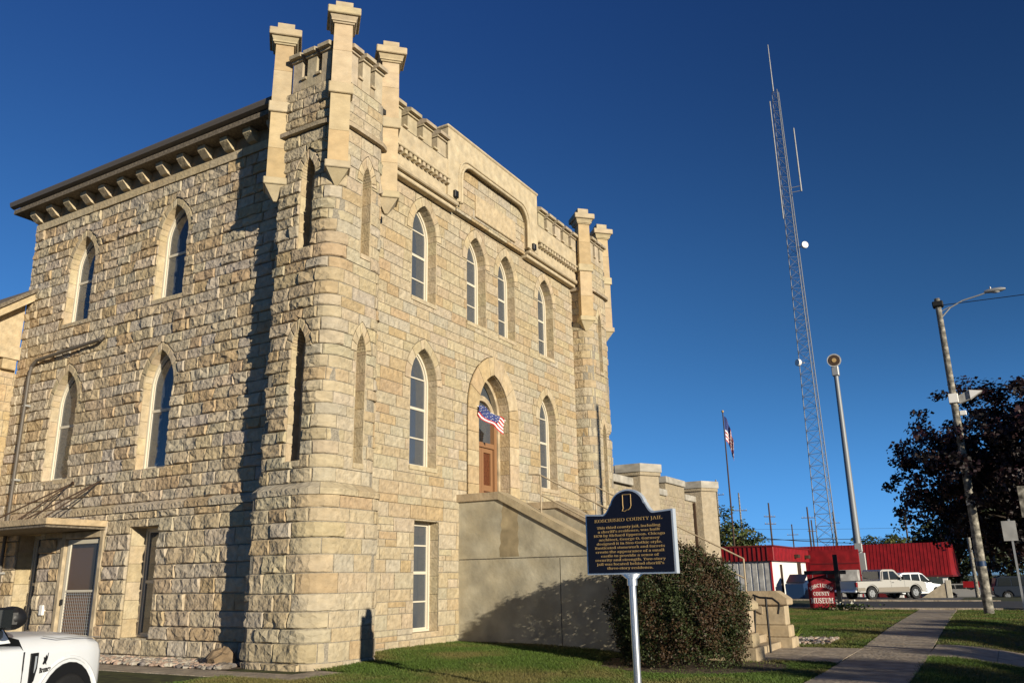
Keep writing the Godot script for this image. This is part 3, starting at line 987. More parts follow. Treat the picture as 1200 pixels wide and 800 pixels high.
func build_door(f: Fr, op: Dictionary) -> void:
	var d := grp("front_door", jail)
	arch_stones(d, f, op, OP, .012, .05)
	reveal(d, f, op, OP, .34)
	var b := MB.new(); wring(b, f, outline(op, 0), outline(op, -.11), -.46, -.30); part("frame", b, M.creampaint, d)
	# round-headed inner arch of wood
	b = MB.new()
	var o1 := PackedVector2Array()
	var o2 := PackedVector2Array()
	for i in 13:
		var t := PI * i / 12.0
		o1.append(Vector2(op.c - .74 * cos(t), 6.2 + .78 * sin(t))); o2.append(Vector2(op.c - .60 * cos(t), 6.2 + .62 * sin(t)))
	for i in 12:
		b.quad(f.at(o1[i].x, o1[i].y, -.38), f.at(o1[i + 1].x, o1[i + 1].y, -.38), f.at(o2[i + 1].x, o2[i + 1].y, -.38), f.at(o2[i].x, o2[i].y, -.38), f.nr(0))
		b.quad(f.at(o2[i].x, o2[i].y, -.38), f.at(o2[i + 1].x, o2[i + 1].y, -.38), f.at(o2[i + 1].x, o2[i + 1].y, -.5), f.at(o2[i].x, o2[i].y, -.5), Vector3.DOWN)
	part("arched_transom_frame", b, M.creampaint, d)
	b = MB.new(); wprism(b, f, outline(op, -.1), -.50, -.49); part("transom_pane", b, M.glass, d)
	b = MB.new(); wrect(b, f, op.c - .76, op.c + .76, 5.42, 5.56, -.48, -.36); part("transom_bar", b, M.woodpale, d)
	for sd in [-1, 1]:
		b = MB.new(); wrect(b, f, op.c + sd * .69 - .07, op.c + sd * .69 + .07, 2.98, 6.2, -.5, -.35); part("door_post", b, M.woodpale, d)
		var leaf := grp("door_leaf", d)
		var x0: float = op.c + (.0 if sd > 0 else -.62) + .004
		var x1 := x0 + .612
		b = MB.new()
		for r in [[x0, x1, 2.98, 3.2], [x0, x1, 4.15, 4.32], [x0, x1, 5.28, 5.42], [x0, x0 + .11, 3.2, 4.15], [x1 - .11, x1, 3.2, 4.15], [x0, x0 + .11, 4.32, 5.28], [x1 - .11, x1, 4.32, 5.28]]:
			wrect(b, f, r[0], r[1], r[2], r[3], -.48, -.42)
		part("door_rails", b, M.woodpale, leaf)
		b = MB.new(); wrect(b, f, x0 + .11, x1 - .11, 3.2, 4.15, -.475, -.455); part("door_panel", b, M.wood, leaf)
		b = MB.new(); wrect(b, f, x0 + .11, x1 - .11, 4.32, 5.28, -.475, -.46); part("door_panel", b, M.wood, leaf)

func build_side_door() -> void:
	var n := grp("side_door", jail)
	var z0 := -21.16
	var z1 := -19.44
	var b := MB.new()
	# tan wooden surround with a sidelight panel
	for r in [[z0, z0 + .14, -.1, 2.98], [z1 - .14, z1, -.1, 2.98], [z0 + .14, z1 - .14, 2.82, 2.98]]:
		b.bx(13.14, 13.36, r[2], r[3], r[0], r[1], .01)
	part("door_frame", b, M.creampaint, n)
	b = MB.new(); b.bx(13.38, 13.42, -.1, 2.9, z0, z1); part("door_slab", b, M.woodpale, n)
	var s := grp("screen_door", n)
	b = MB.new()
	var a := z0 + .17
	var e := z1 - .17
	for r in [[a, a + .13, .05, 2.8], [e - .13, e, .05, 2.8], [a + .13, e - .13, 2.68, 2.8], [a + .13, e - .13, .05, .5], [a + .13, e - .13, 1.5, 1.56]]:
		b.bx(13.22, 13.27, r[2], r[3], r[0], r[1], .008)
	part("screen_frame", b, M.frame, s)
	b = MB.new(); b.bx(13.245, 13.25, 1.56, 2.68, a + .13, e - .13); part("pane", b, M.screenglass, s)
	b = MB.new()
	var zz := a + .16
	while zz < e - .13:
		b.bx(13.232, 13.238, .5, 1.5, zz, zz + .012); zz += .075
	var yy := .55
	while yy < 1.5:
		b.bx(13.228, 13.234, yy, yy + .012, a + .13, e - .13); yy += .075
	part("mesh_guard", b, M.galv, s)
	b = MB.new(); b.bx(13.16, 13.22, 1.2, 1.34, a + .04, a + .09, .01); part("handle", b, M.black, s)
	# canopy
	var c := grp("door_canopy", jail)
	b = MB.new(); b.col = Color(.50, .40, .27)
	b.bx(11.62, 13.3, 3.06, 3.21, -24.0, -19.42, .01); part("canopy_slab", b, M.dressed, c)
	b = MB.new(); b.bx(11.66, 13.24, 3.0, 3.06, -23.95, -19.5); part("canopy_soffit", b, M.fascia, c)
	for st in [[-21.09, -21.3], [-19.8, -20.2], [-21.09, -22.6], [-19.8, -21.0]]:
		b = MB.new()
		b.tube([Vector3(13.2, 4.26, st[0]), Vector3(13.1, 4.2, st[0] - .03), Vector3(11.95, 3.21, st[1])], .02, 6)
		part("hanger_rod", b, M.iron, c)
	for zz2 in [-21.09, -19.8]:
		b = MB.new(); b.cyl(Vector3(13.26, 4.26, zz2), Vector3(13.17, 4.26, zz2), .05, .05, 8); part("wall_anchor", b, M.iron, c, true)
	# small white box beside the door
	b = MB.new(); b.bx(13.13, 13.24, .95, 1.2, -21.75, -21.6, .01); part("meter_box", b, M.white, n, true)

func build_wing() -> void:
	var w := grp("rear_wing", jail)
	var f := Fr.line(Vector2(11.3, -24.66), Vector2(13.6, -24.66), Vector2(0, 1))
	masonry(w, f, 0, f.total, -.25, 7.72, .42, Vector2(.6, 1.3), [], OP, Vector2(.004, .012), .008, 60, 0, .3)
	var b := MB.new(); b.col = OP[1]
	b.bx(11.3, 13.2, 8.1, 8.5, -24.9, -24.5, .01); part("string_course", b, M.dressed, w)
	for i in 3:
		b = MB.new(); b.col = jit(OP[0], .05)
		b.bx(12.72 - i * .62, 13.12 - i * .62, 7.78, 8.08, -24.9, -24.5, .015); part("corbel", b, M.dressed, w, true)
	b = MB.new(); b.col = OP[2]
	b.bx(11.3, 13.2, 7.7, 8.1, -24.9, -24.67); part("corbel_backing", b, M.dressed, w)
	b = MB.new(); b.col = OP[1]
	b.ext(PackedVector2Array([Vector2(11.5, 8.5), Vector2(13.2, 8.5), Vector2(13.2, 9.9)]), Transform3D(Basis(), Vector3.ZERO), -24.9, -24.62); part("gable_wall", b, M.dressed, w)
	b = MB.new(); b.col = Color(.55, .46, .31)
	b.ext(PackedVector2Array([Vector2(11.1, 8.25), Vector2(13.4, 10.06), Vector2(13.4, 10.33), Vector2(11.1, 8.52)]), Transform3D(Basis(), Vector3.ZERO), -24.6, -24.2); part("bargeboard", b, M.dressed, w)
	b = MB.new()
	b.ext(PackedVector2Array([Vector2(10.9, 8.37), Vector2(13.45, 10.375), Vector2(13.45, 10.5), Vector2(10.9, 8.495)]), Transform3D(Basis(), Vector3.ZERO), -24.66, -24.1); part("wing_roof", b, M.fascia, w)
	b = MB.new(); b.col = OP[0]; b.bx(11.3, 11.6, -.3, 8.3, -30, -24.7); part("wing_side", b, M.dressed, w)
	b = MB.new()
	b.ext(PackedVector2Array([Vector2(10.9, 8.37), Vector2(13.28, 10.24), Vector2(13.28, 10.36), Vector2(10.9, 8.495)]), Transform3D(Basis(), Vector3.ZERO), -30, -24.67); part("wing_roof", b, M.fascia, w)

func build_stairs() -> void:
	var s := grp("entrance_stairs", jail)
	var T := Transform3D(Basis(Vector3(0, 0, 1), Vector3.UP, Vector3(-1, 0, 0)), Vector3.ZERO)   # local x = world z, extrude towards -x
	var zt := -11.4
	var k := .52
	var cop := func(z: float) -> float: return 3.66 if z < zt else 3.66 - k * (z - zt)
	for side in [[18.85, 19.22], [22.26, 22.63]]:
		var x0: float = side[0]
		var x1: float = side[1]
		var xm := (x0 + x1) * .5
		var hw := (x1 - x0) * .5
		var wall := grp("wing_wall", s)
		var core := MB.new()
		core.ext(PackedVector2Array([Vector2(-12.68, -.4), Vector2(-12.68, 3.64), Vector2(zt, 3.64), Vector2(-5.6, cop.call(-5.6) - .02), Vector2(-5.6, -.4)]), Transform3D(T.basis, Vector3(xm, 0, 0)), -hw + .03, hw - .03)
		part("wall_core", core, M.mortar, wall)
		var panels := [
			PackedVector2Array([Vector2(-12.68, 2.163), Vector2(-12.68, 3.65), Vector2(zt, 3.65), Vector2(-8.53, 2.163)]),
			PackedVector2Array([Vector2(-12.68, -.4), Vector2(-12.68, 2.137), Vector2(-9.674, 2.137), Vector2(-9.674, -.4)]),
			PackedVector2Array([Vector2(-9.648, -.4), Vector2(-9.648, 2.137), Vector2(-8.48, 2.137), Vector2(-5.7, cop.call(-5.7) - .005), Vector2(-5.7, -.4)])]
		for p in panels:
			var b := MB.new(); b.ext(p, Transform3D(T.basis, Vector3(xm, 0, 0)), -hw, hw); part("wall_panel", b, M.stucco, wall)
		if x0 < 20.0:
			var jag := PackedVector2Array()
			for i in 13: jag.append(Vector2(-11.28 + .022 * sin(i * 2.3) - .01 * i, 3.57 - 1.38 * i / 12.0))
			for i in range(12, -1, -1): jag.append(Vector2(-10.83 + .018 * sin(i * 1.7), 3.40 - 1.21 * i / 12.0))
			var stn := MB.new(); stn.ext(jag, Transform3D(T.basis, Vector3(xm, 0, 0)), hw - .001, hw + .002); part("rust_stain", stn, M.stain, wall)
		var cp := [PackedVector2Array([Vector2(-12.69, 3.65), Vector2(-12.69, 3.85), Vector2(zt + .02, 3.85), Vector2(zt, 3.65)]),
			PackedVector2Array([Vector2(zt + .004, 3.65), Vector2(zt + .024, 3.85), Vector2(-8.4, cop.call(-8.4) + .2), Vector2(-8.44, cop.call(-8.44))]),
			PackedVector2Array([Vector2(-8.43, cop.call(-8.43)), Vector2(-8.39, cop.call(-8.39) + .2), Vector2(-5.68, cop.call(-5.68) + .2), Vector2(-5.68, cop.call(-5.68))])]
		for p in cp:
			var b := MB.new(); b.col = jit(Color(.44, .37, .27), .05); b.ext(p, Transform3D(T.basis, Vector3(xm, 0, 0)), -hw - .06, hw + .06); part("coping_stone", b, M.concrete, wall)
		# newel pier
		var pc := Color(.47, .39, .275)
		var pier := [[-.3, .14, .33, -6.62, -4.98], [.14, .42, .27, -6.54, -5.05], [.42, .90, .21, -6.46, -5.12], [.90, 1.06, .30, -6.58, -5.02]]
		for r in pier:
			var b := MB.new(); b.col = jit(pc, .05); b.bx(xm - r[2], xm + r[2], r[0], r[1], r[3], r[4], .025); part("pier_block", b, M.concrete, wall)
		var cb := MB.new(); cb.col = pc
		cb.ext(PackedVector2Array([Vector2(-6.56, 1.06), Vector2(-5.04, 1.06), Vector2(-5.3, 1.24), Vector2(-6.3, 1.24)]), Transform3D(T.basis, Vector3(xm, 0, 0)), -.27, .27); part("pier_cap", cb, M.concrete, wall)
	for i in 18:
		var b := MB.new(); b.col = jit(Color(.42, .345, .245), .06)
		var y1 := -.13 + (i + 1) * .1735
		var zf := -5.28 - i * .345
		b.bx(19.22, 22.26, y1 - .1735 - .25, y1, zf - .42, zf, .012)
		part("step", b, M.concrete, s)
	var l := MB.new(); l.col = Color(.42, .35, .25); l.bx(19.22, 22.26, 2.5, 2.99, -12.68, -11.3); part("landing", l, M.concrete, s)
	var u := MB.new(); u.col = Color(.40, .33, .24); u.ext(PackedVector2Array([Vector2(-12.66, -.4), Vector2(-12.66, 2.5), Vector2(-11.3, 2.5), Vector2(-5.7, -.3), Vector2(-5.7, -.4)]), Transform3D(T.basis, Vector3(20.74, 0, 0)), -1.5, 1.5); part("stair_core", u, M.concrete, s)
	# pipe rails
	for xr in [19.05, 22.43]:
		var h := grp("handrail", s)
		var b := MB.new()
		var top := func(z: float, up: float) -> Vector3: return Vector3(xr, cop.call(z) + .2 + up, z)
		b.tube([Vector3(xr, 4.26, -10.6), top.call(-10.3, .95), top.call(-6.1, .95)], .021, 8); part("top_rail", b, M.creampaint, h)
		b = MB.new(); b.tube([top.call(-10.25, .45), top.call(-6.1, .45)], .02, 8); part("mid_rail", b, M.creampaint, h)
		for zz in [-10.25, -8.2, -6.1]:
			b = MB.new(); b.cyl(top.call(zz, -.02), top.call(zz, .95), .024, .024, 8); part("rail_post", b, M.creampaint, h)
	var ch := grp("handrail", s)
	var b2 := MB.new()
	b2.tube([Vector3(20.74, .75, -4.95), Vector3(20.74, .98, -4.9), Vector3(20.74, 1.1, -5.05), Vector3(20.74, 1.12, -5.35), Vector3(20.74, 1.18, -5.5)], .025, 8); part("top_rail", b2, M.black, ch)
	b2 = MB.new(); b2.cyl(Vector3(20.74, -.15, -5.2), Vector3(20.74, 1.1, -5.2), .028, .028, 8); part("rail_post", b2, M.black, ch)
	b2 = MB.new(); b2.cyl(Vector3(20.74, .05, -5.55), Vector3(20.74, 1.16, -5.45), .024, .024, 8); part("rail_post", b2, M.black, ch)

# ---------------------------------------------------------------- plants
func leaf_quad(b: MB, p: Vector3, nn: Vector3, s: float, lobes := false) -> void:
	var u := nn.cross(Vector3(R.randf_range(-1, 1), R.randf_range(-1, 1), R.randf_range(-1, 1))).normalized()
	var w := nn.cross(u).normalized()
	if lobes:
		b.tri(p - u * s * .5, p + w * s * .55, p + u * s * .5 + w * s * .1, nn)
		b.tri(p - u * s * .5, p - w * s * .35 + u * s * .3, p + w * s * .1 + u * s * .55, nn)
	else:
		b.tri(p - u * s * .5, p + w * s * .28, p + u * s * .5, nn)
		b.tri(p - u * s * .5, p + u * s * .5, p - w * s * .28, nn)
func rdir() -> Vector3:
	var v := Vector3(R.randfn(), R.randfn(), R.randfn())
	return v.normalized()
# a tree: trunk, limbs and a crown of leaf clumps inside an ellipsoid
func tree(parent: Node3D, h: float, ce: Vector3, rad: Vector3, clumps: int, per: int, leaf: float, cr: float, cols: Array, m: Material, tr: float, lobes := false) -> void:
	var b := MB.new()
	var fork := ce.y - rad.y * .75
	b.tube([Vector3(0, -.15, 0), Vector3(.03, fork * .5, .02), Vector3(ce.x * .3, fork, ce.z * .3), Vector3(ce.x * .7, ce.y, ce.z * .7)], tr, 9, tr * .45)
	part("trunk", b, M.bark, parent)
	var lb := MB.new()
	var cb := MB.new()
	for i in clumps:
		var d := rdir()
		var rr := pow(R.randf(), .45)
		var wob := 1.0 + .34 * NZ.get_noise_3d(d.x * 40, d.y * 40, d.z * 40 + h * 7)
		var p := ce + Vector3(d.x * rad.x, d.y * rad.y, d.z * rad.z) * rr * wob
		if p.y < fork * .6: continue
		if i % 4 == 0:
			var st := Vector3(ce.x * .4, lerpf(fork, ce.y, R.randf()), ce.z * .4)
			lb.tube([st, st.lerp(p, .5) + Vector3(0, -.2, 0), p], tr * .25, 5, .015)
		var tone: Color = cols[R.randi() % cols.size()]
		var cs := cr * R.randf_range(.6, 1.25)
		for k in per:
			b = cb
			b.col = jit(tone, .35)
			var off := rdir() * cs * pow(R.randf(), .5)
			off.y *= .62
			leaf_quad(b, p + off, (rdir() + d * .7 + Vector3(0, .6, 0)).normalized(), leaf * R.randf_range(.7, 1.3), lobes)
	if lb.v.size() > 0: part("branches", lb, M.bark, parent)
	part("crown", cb, m, parent)
func place_plant(called: String, at: Vector3, label: String, category: String, group := "") -> Node3D:
	return thing(called, at, R.randf() * TAU, label, category, group)

# ---------------------------------------------------------------- vehicles (local x forward, z right)
func wheel(parent: Node, x: float, z: float, r: float, w: float) -> void:
	var n := grp("wheel", parent)
	n.position = Vector3(x, r, z)
	var sg := signf(z)
	var b := MB.new()
	var rows := []
	for q in [[r * .62, w * .48], [r * .9, w * .5], [r, w * .38], [r, -w * .38], [r * .9, -w * .5], [r * .62, -w * .48]]:
		var l := []
		for i in 25: l.append(Vector3(cos(TAU * i / 24) * q[0], sin(TAU * i / 24) * q[0], q[1]))
		rows.append(l)
	b.loft(rows); part("tyre", b, M.rubber, n)
	b = MB.new()
	b.cyl(Vector3(0, 0, sg * w * .30), Vector3(0, 0, sg * w * .36), r * .58, r * .55, 20)
	for i in 6:
		var a := TAU * i / 6
		b.box(Vector3(cos(a), sin(a), 0) * r * .33 + Vector3(0, 0, sg * w * .40), Vector3(r * .5, r * .16, .03), Basis(Vector3(0, 0, 1), a), .005)
	b.cyl(Vector3(0, 0, sg * w * .34), Vector3(0, 0, sg * w * .46), r * .14, r * .11, 12)
	part("rim", b, M.mast, n)
func slab(b: MB, poly: PackedVector2Array, hw: float, bulge := .03) -> void:
	# body block from a side profile: bevelled towards the flanks
	var T := Transform3D(Basis(), Vector3.ZERO)
	b.ext(poly, T, -hw + bulge, hw - bulge)
	var sh := Geometry2D.offset_polygon(poly, -bulge * 1.2)
	if sh.size() > 0:
		b.ext(sh[0], T, hw - bulge, hw); b.ext(sh[0], T, -hw, -hw + bulge)
func arch_cut(poly: PackedVector2Array, cx: float, r: float, y := .36) -> PackedVector2Array:
	var c := PackedVector2Array()
	for i in 17: c.append(Vector2(cx + r * cos(PI * i / 16.0), y + r * sin(PI * i / 16.0)))
	c.append(Vector2(cx - r, -.5)); c.append(Vector2(cx + r, -.5))
	var o := Geometry2D.clip_polygons(poly, c)
	return o[0] if o.size() > 0 else poly
func pickup(n: Node3D) -> void:
	var hw := .96
	var body := PackedVector2Array([Vector2(-2.75, .55), Vector2(-2.72, 1.12), Vector2(-.62, 1.12), Vector2(.95, 1.16), Vector2(1.2, 1.15), Vector2(2.45, 1.06), Vector2(2.72, .95), Vector2(2.75, .55), Vector2(2.6, .42), Vector2(-2.5, .46)])
	body = arch_cut(arch_cut(body, 1.82, .47, .40), -1.62, .47, .40)
	var b := MB.new(); slab(b, body, hw, .05); part("body", b, M.carsilver, n)
	b = MB.new()
	slab(b, PackedVector2Array([Vector2(-.72, 1.12), Vector2(-.66, 1.72), Vector2(-.5, 1.80), Vector2(.25, 1.80), Vector2(.42, 1.76), Vector2(1.08, 1.14)]), hw - .1, .06); part("cab", b, M.carsilver, n)
	b = MB.new(); b.bx(-2.66, -.75, .7, 1.125, -.8, .8); part("bed_liner", b, M.black, n)
	b = MB.new(); b.bx(-2.7, -.75, 1.12, 1.15, -.96, -.84); b.bx(-2.7, -.75, 1.12, 1.15, .84, .96); part("bed_rail", b, M.black, n)
	for sg in [-1.0, 1.0]:
		for w in [[PackedVector2Array([Vector2(-.56, 1.2), Vector2(-.54, 1.68), Vector2(-.14, 1.7), Vector2(-.12, 1.2)])], [PackedVector2Array([Vector2(-.04, 1.2), Vector2(-.05, 1.7), Vector2(.28, 1.69), Vector2(.84, 1.2)])]]:
			b = MB.new(); b.ext(w[0], Transform3D(), sg * (hw - .115), sg * (hw - .09)); part("window", b, M.carglass, n)
		for q in [-.09, .98]:
			b = MB.new(); b.bx(q, q + .012, .52, 1.13, sg * (hw - .01), sg * (hw + .003)); part("door_seam", b, M.black, n)
		b = MB.new(); b.bx(-.02, .14, 1.0, 1.03, sg * hw, sg * (hw + .03), .008); part("door_handle", b, M.black, n)
		b = MB.new(); b.bx(.72, .88, 1.16, 1.36, sg * (hw + .02), sg * (hw + .2), .03); part("mirror", b, M.black, n)
		b = MB.new(); b.bx(-2.78, -2.68, .78, 1.06, sg * .78, sg * .95, .015); part("tail_light", b, M.tail, n)
		b = MB.new(); b.bx(2.6, 2.76, .78, .95, sg * .62, sg * .93, .02); part("headlight", b, M.alu, n)
		b = MB.new(); b.bx(-1.13, 1.33, .47, .74, sg * (hw - .01), sg * (hw + .012), .008); b.bx(-2.72, -2.12, .56, .74, sg * (hw - .01), sg * (hw + .012), .008); part("lower_cladding", b, M.lowerpaint, n)
	b = MB.new(); b.ext(PackedVector2Array([Vector2(.50, 1.70), Vector2(1.04, 1.19), Vector2(1.06, 1.21), Vector2(.52, 1.72)]), Transform3D(), -.72, .72); part("windshield", b, M.carglass, n)
	b = MB.new(); b.bx(-.745, -.70, 1.25, 1.68, -.65, .65); part("rear_window", b, M.carglass, n)
	b = MB.new(); b.bx(2.62, 2.86, .42, .62, -.92, .92, .04); part("bumper", b, M.alu, n)
	b = MB.new(); b.bx(-2.9, -2.72, .45, .62, -.92, .92, .04); part("bumper", b, M.alu, n)
	b = MB.new(); b.bx(-2.3, 2.3, .38, .62, -.75, .75); part("chassis", b, M.black, n)
	for x in [1.82, -1.62]:
		for z in [-.84, .84]: wheel(n, x, z, .39, .26)
func car(n: Node3D, paint: Material, hgt := 1.65) -> void:
	var hw := .9
	var body := PackedVector2Array([Vector2(-2.25, .45), Vector2(-2.3, .95), Vector2(-2.1, 1.02), Vector2(.85, .98), Vector2(1.9, .86), Vector2(2.2, .7), Vector2(2.25, .4), Vector2(1.9, .28), Vector2(-1.9, .28)])
	body = arch_cut(arch_cut(body, 1.4, .38, .33), -1.35, .38, .33)
	var b := MB.new(); slab(b, body, hw, .05); part("body", b, paint, n)
	b = MB.new(); slab(b, PackedVector2Array([Vector2(-2.12, 1.0), Vector2(-1.95, hgt - .12), Vector2(-1.6, hgt), Vector2(-.1, hgt), Vector2(.25, hgt - .08), Vector2(1.15, .97)]), hw - .08, .06); part("cabin", b, paint, n)
	for sg in [-1.0, 1.0]:
		for w in [PackedVector2Array([Vector2(-1.9, 1.06), Vector2(-1.78, hgt - .12), Vector2(-1.05, hgt - .1), Vector2(-1.0, 1.06)]), PackedVector2Array([Vector2(-.92, 1.06), Vector2(-.95, hgt - .1), Vector2(-.2, hgt - .1), Vector2(-.1, 1.06)]), PackedVector2Array([Vector2(-.02, 1.06), Vector2(-.1, hgt - .1), Vector2(.18, hgt - .13), Vector2(.85, 1.06)])]:
			b = MB.new(); b.ext(w, Transform3D(), sg * (hw - .095), sg * (hw - .07)); part("window", b, M.carglass, n)
		b = MB.new(); b.bx(.62, .76, 1.02, 1.16, sg * (hw - .05), sg * (hw + .14), .03); part("mirror", b, M.black, n)
		b = MB.new(); b.bx(2.05, 2.24, .62, .76, sg * .5, sg * .84, .02); part("headlight", b, M.alu, n)
		b = MB.new(); b.bx(-2.32, -2.22, .72, .95, sg * .6, sg * .86, .02); part("tail_light", b, M.tail, n)
	b = MB.new(); b.ext(PackedVector2Array([Vector2(.36, hgt - .16), Vector2(1.1, 1.02), Vector2(1.12, 1.04), Vector2(.38, hgt - .14)]), Transform3D(), -.7, .7); part("windshield", b, M.carglass, n)
	b = MB.new(); b.bx(-1.9, 1.9, .2, .4, -.7, .7); part("underbody", b, M.black, n)
	for x in [1.4, -1.35]:
		for z in [-.8, .8]: wheel(n, x, z, .33, .22)

func build_suv() -> void:
	var th := deg_to_rad(24.0)
	var n := thing("parked_suv", Vector3(3.84, 0.03, -8.78), th, "white sport utility vehicle with black mirror and wheel arch, parked beside the building", "car")
	var b := MB.new()
	# hood and fenders as one lofted shell, nose rounded
	var rows := []
	for q in [[.72, 1.0, 1.135, .95], [1.05, 1.0, 1.13, .95], [1.4, 1.0, 1.12, .945], [1.75, .995, 1.10, .94], [1.98, .985, 1.07, .91], [2.1, .96, 1.02, .86], [2.17, .88, .93, .80], [2.19, .78, .84, .76]]:
		var l := []
		var w: float = q[3]
		for p in [[w - .02, .42], [w, .60], [w, .78], [w - .005, q[1] - .06], [w - .03, q[1] + .015], [w - .09, q[2] - .025], [w - .2, q[2] + .0], [w * .5, q[2] + .03], [0, q[2] + .035], [-w * .5, q[2] + .03], [-w + .2, q[2]], [-w + .09, q[2] - .025], [-w + .03, q[1] + .015], [-w + .005, q[1] - .06], [-w, .78], [-w, .6], [-w + .02, .42]]:
			l.append(Vector3(q[0], p[1], p[0]))
		rows.append(l)
	b.loft(rows, Vector3.ZERO, Vector3(1.2, .5, 0)); part("front_body", b, M.carwhite, n)
	b = MB.new(); b.bx(2.05, 2.22, .40, .84, -.78, .78, .04); part("grille", b, M.black, n)
	b = MB.new()
	var rear := []
	for q in [[.72, 1.0], [0.0, 1.02], [-1.0, 1.03], [-2.0, 1.03], [-2.15, .98]]:
		var l := []
		for p in [[.93, .42], [.95, .6], [.95, .8], [.93, q[1]], [.88, q[1] + .05], [0, q[1] + .06], [-.88, q[1] + .05], [-.93, q[1]], [-.95, .8], [-.95, .6], [-.93, .42]]: l.append(Vector3(q[0], p[1], p[0]))
		rear.append(l)
	b.loft(rear, Vector3.ZERO, Vector3(-.6, .5, 0)); b.bx(-2.16, -2.1, .42, 1.03, -.9, .9); part("rear_body", b, M.carwhite, n)
	b = MB.new(); slab(b, PackedVector2Array([Vector2(-2.05, 1.06), Vector2(-1.95, 1.66), Vector2(-1.7, 1.74), Vector2(-.1, 1.74), Vector2(.1, 1.68), Vector2(.72, 1.08)]), .84, .06); part("cabin", b, M.carwhite, n)
	for sg in [-1.0, 1.0]:
		for w in [PackedVector2Array([Vector2(-1.85, 1.12), Vector2(-1.8, 1.6), Vector2(-1.1, 1.62), Vector2(-1.1, 1.12)]), PackedVector2Array([Vector2(-1.0, 1.12), Vector2(-1.0, 1.62), Vector2(-.2, 1.62), Vector2(-.18, 1.12)]), PackedVector2Array([Vector2(-.1, 1.12), Vector2(-.1, 1.62), Vector2(.06, 1.6), Vector2(.48, 1.12)])]:
			b = MB.new(); b.ext(w, Transform3D(), sg * .83, sg * .855); part("window", b, M.carglass, n)
		# solid black half-disc: arch trim plus painted shade of the wheel well; wheel
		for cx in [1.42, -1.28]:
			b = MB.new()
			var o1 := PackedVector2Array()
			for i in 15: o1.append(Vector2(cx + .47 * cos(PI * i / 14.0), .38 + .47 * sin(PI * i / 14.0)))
			b.ext(o1, Transform3D(), sg * .90, sg * .957); part("arch_and_well_shade", b, M.black, n)
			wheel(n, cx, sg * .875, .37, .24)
		# pressed flare above the arch
		b = MB.new()
		var pts := []
		for i in 19: pts.append(Vector3(1.42 + .555 * cos(PI * i / 18.0), .36 + .535 * sin(PI * i / 18.0), sg * .935))
		b.tube(pts, .022, 8); part("arch_flare", b, M.carwhite, n)
		b = MB.new(); b.bx(-.95, .95, .34, .46, sg * .9, sg * .97, .02); part("sill_cladding", b, M.black, n)
		# fender vent
		b = MB.new(); b.ext(PackedVector2Array([Vector2(.80, .98), Vector2(.90, .98), Vector2(.90, .84), Vector2(.87, .73), Vector2(.80, .66)]), Transform3D(), sg * .948, sg * .962); part("fender_vent", b, M.black, n)
		b = MB.new(); b.ext(PackedVector2Array([Vector2(.855, .95), Vector2(.875, .95), Vector2(.875, .85), Vector2(.855, .80)]), Transform3D(), sg * .96, sg * .966); part("vent_trim", b, M.alupaint, n)
		b = MB.new(); b.bx(.70, .708, .45, 1.0, sg * .945, sg * .954); part("door_seam", b, M.black, n)
	# hood shut line
	b = MB.new(); b.tube([Vector3(.98, 1.125, .92), Vector3(1.2, 1.09, .935), Vector3(1.6, 1.085, .935), Vector3(2.0, 1.055, .90)], .004, 5); part("hood_seam", b, M.galv, n)
	b = MB.new(); b.box(Vector3(.93, 1.18, .25), Vector3(.2, .02, .12), Basis(), .008); part("washer_cowl", b, M.black, n)
	b = MB.new(); b.ext(PackedVector2Array([Vector2(.16, 1.64), Vector2(.76, 1.1), Vector2(.78, 1.12), Vector2(.18, 1.66)]), Transform3D(), -.72, .72); part("windshield", b, M.carglass, n)
	b = MB.new(); b.ext(PackedVector2Array([Vector2(-2.07, 1.13), Vector2(-2.055, 1.13), Vector2(-1.965, 1.6), Vector2(-1.98, 1.6)]), Transform3D(), -.66, .66); part("rear_window", b, M.carglass, n)
	for sg in [-1.0, 1.0]:
		b = MB.new(); b.bx(-2.19, -2.13, .72, .99, sg * .66, sg * .88, .015); part("tail_light", b, M.tail, n)
		b = MB.new(); b.bx(1.98, 2.17, .82, .95, sg * .56, sg * .82, .03); part("headlight", b, M.alu, n)
		b = MB.new(); b.bx(.08, .26, .93, .96, sg * .95, sg * .975, .008); part("door_handle", b, M.carwhite, n)
	b = MB.new(); b.bx(-2.24, -2.1, .4, .62, -.9, .9, .03); part("rear_bumper", b, M.black, n)
	# door mirror
	for sg in [-1.0, 1.0]:
		var mi := grp("door_mirror", n)
		b = MB.new(); b.ball(Vector3(.26, 1.32, sg * 1.08), Vector3(.11, .105, .15), 16, 10)
		b.box(Vector3(.23, 1.32, sg * 1.07), Vector3(.15, .19, .25), Basis(), .05); part("mirror_housing", b, M.black, mi)
		b = MB.new(); b.box(Vector3(.22, 1.18, sg * .98), Vector3(.12, .10, .12), Basis(), .03); part("mirror_foot", b, M.cardark, mi)
		b = MB.new(); b.box(Vector3(.15, 1.32, sg * 1.08), Vector3(.006, .15, .2)); part("mirror_glass", b, M.carglass, mi)
	b = MB.new(); b.tube([Vector3(.30, 1.66, .86), Vector3(-.1, 1.80, .74), Vector3(-1.7, 1.80, .74)], .018, 6); part("roof_rail", b, M.black, n)
	# emblem and script on the fender
	b = MB.new()
	var hp := PackedVector2Array([Vector2(0, 0), Vector2(.018, .03), Vector2(.012, .062), Vector2(.03, .052), Vector2(.045, .08), Vector2(.055, .05), Vector2(.075, .098), Vector2(.066, .04), Vector2(.05, .012), Vector2(.058, -.012), Vector2(.036, .006), Vector2(.02, -.008)])
	b.ext(hp, Transform3D(Basis(), Vector3(.985, .87, 0)), .951, .956); part("emblem", b, M.black, n)
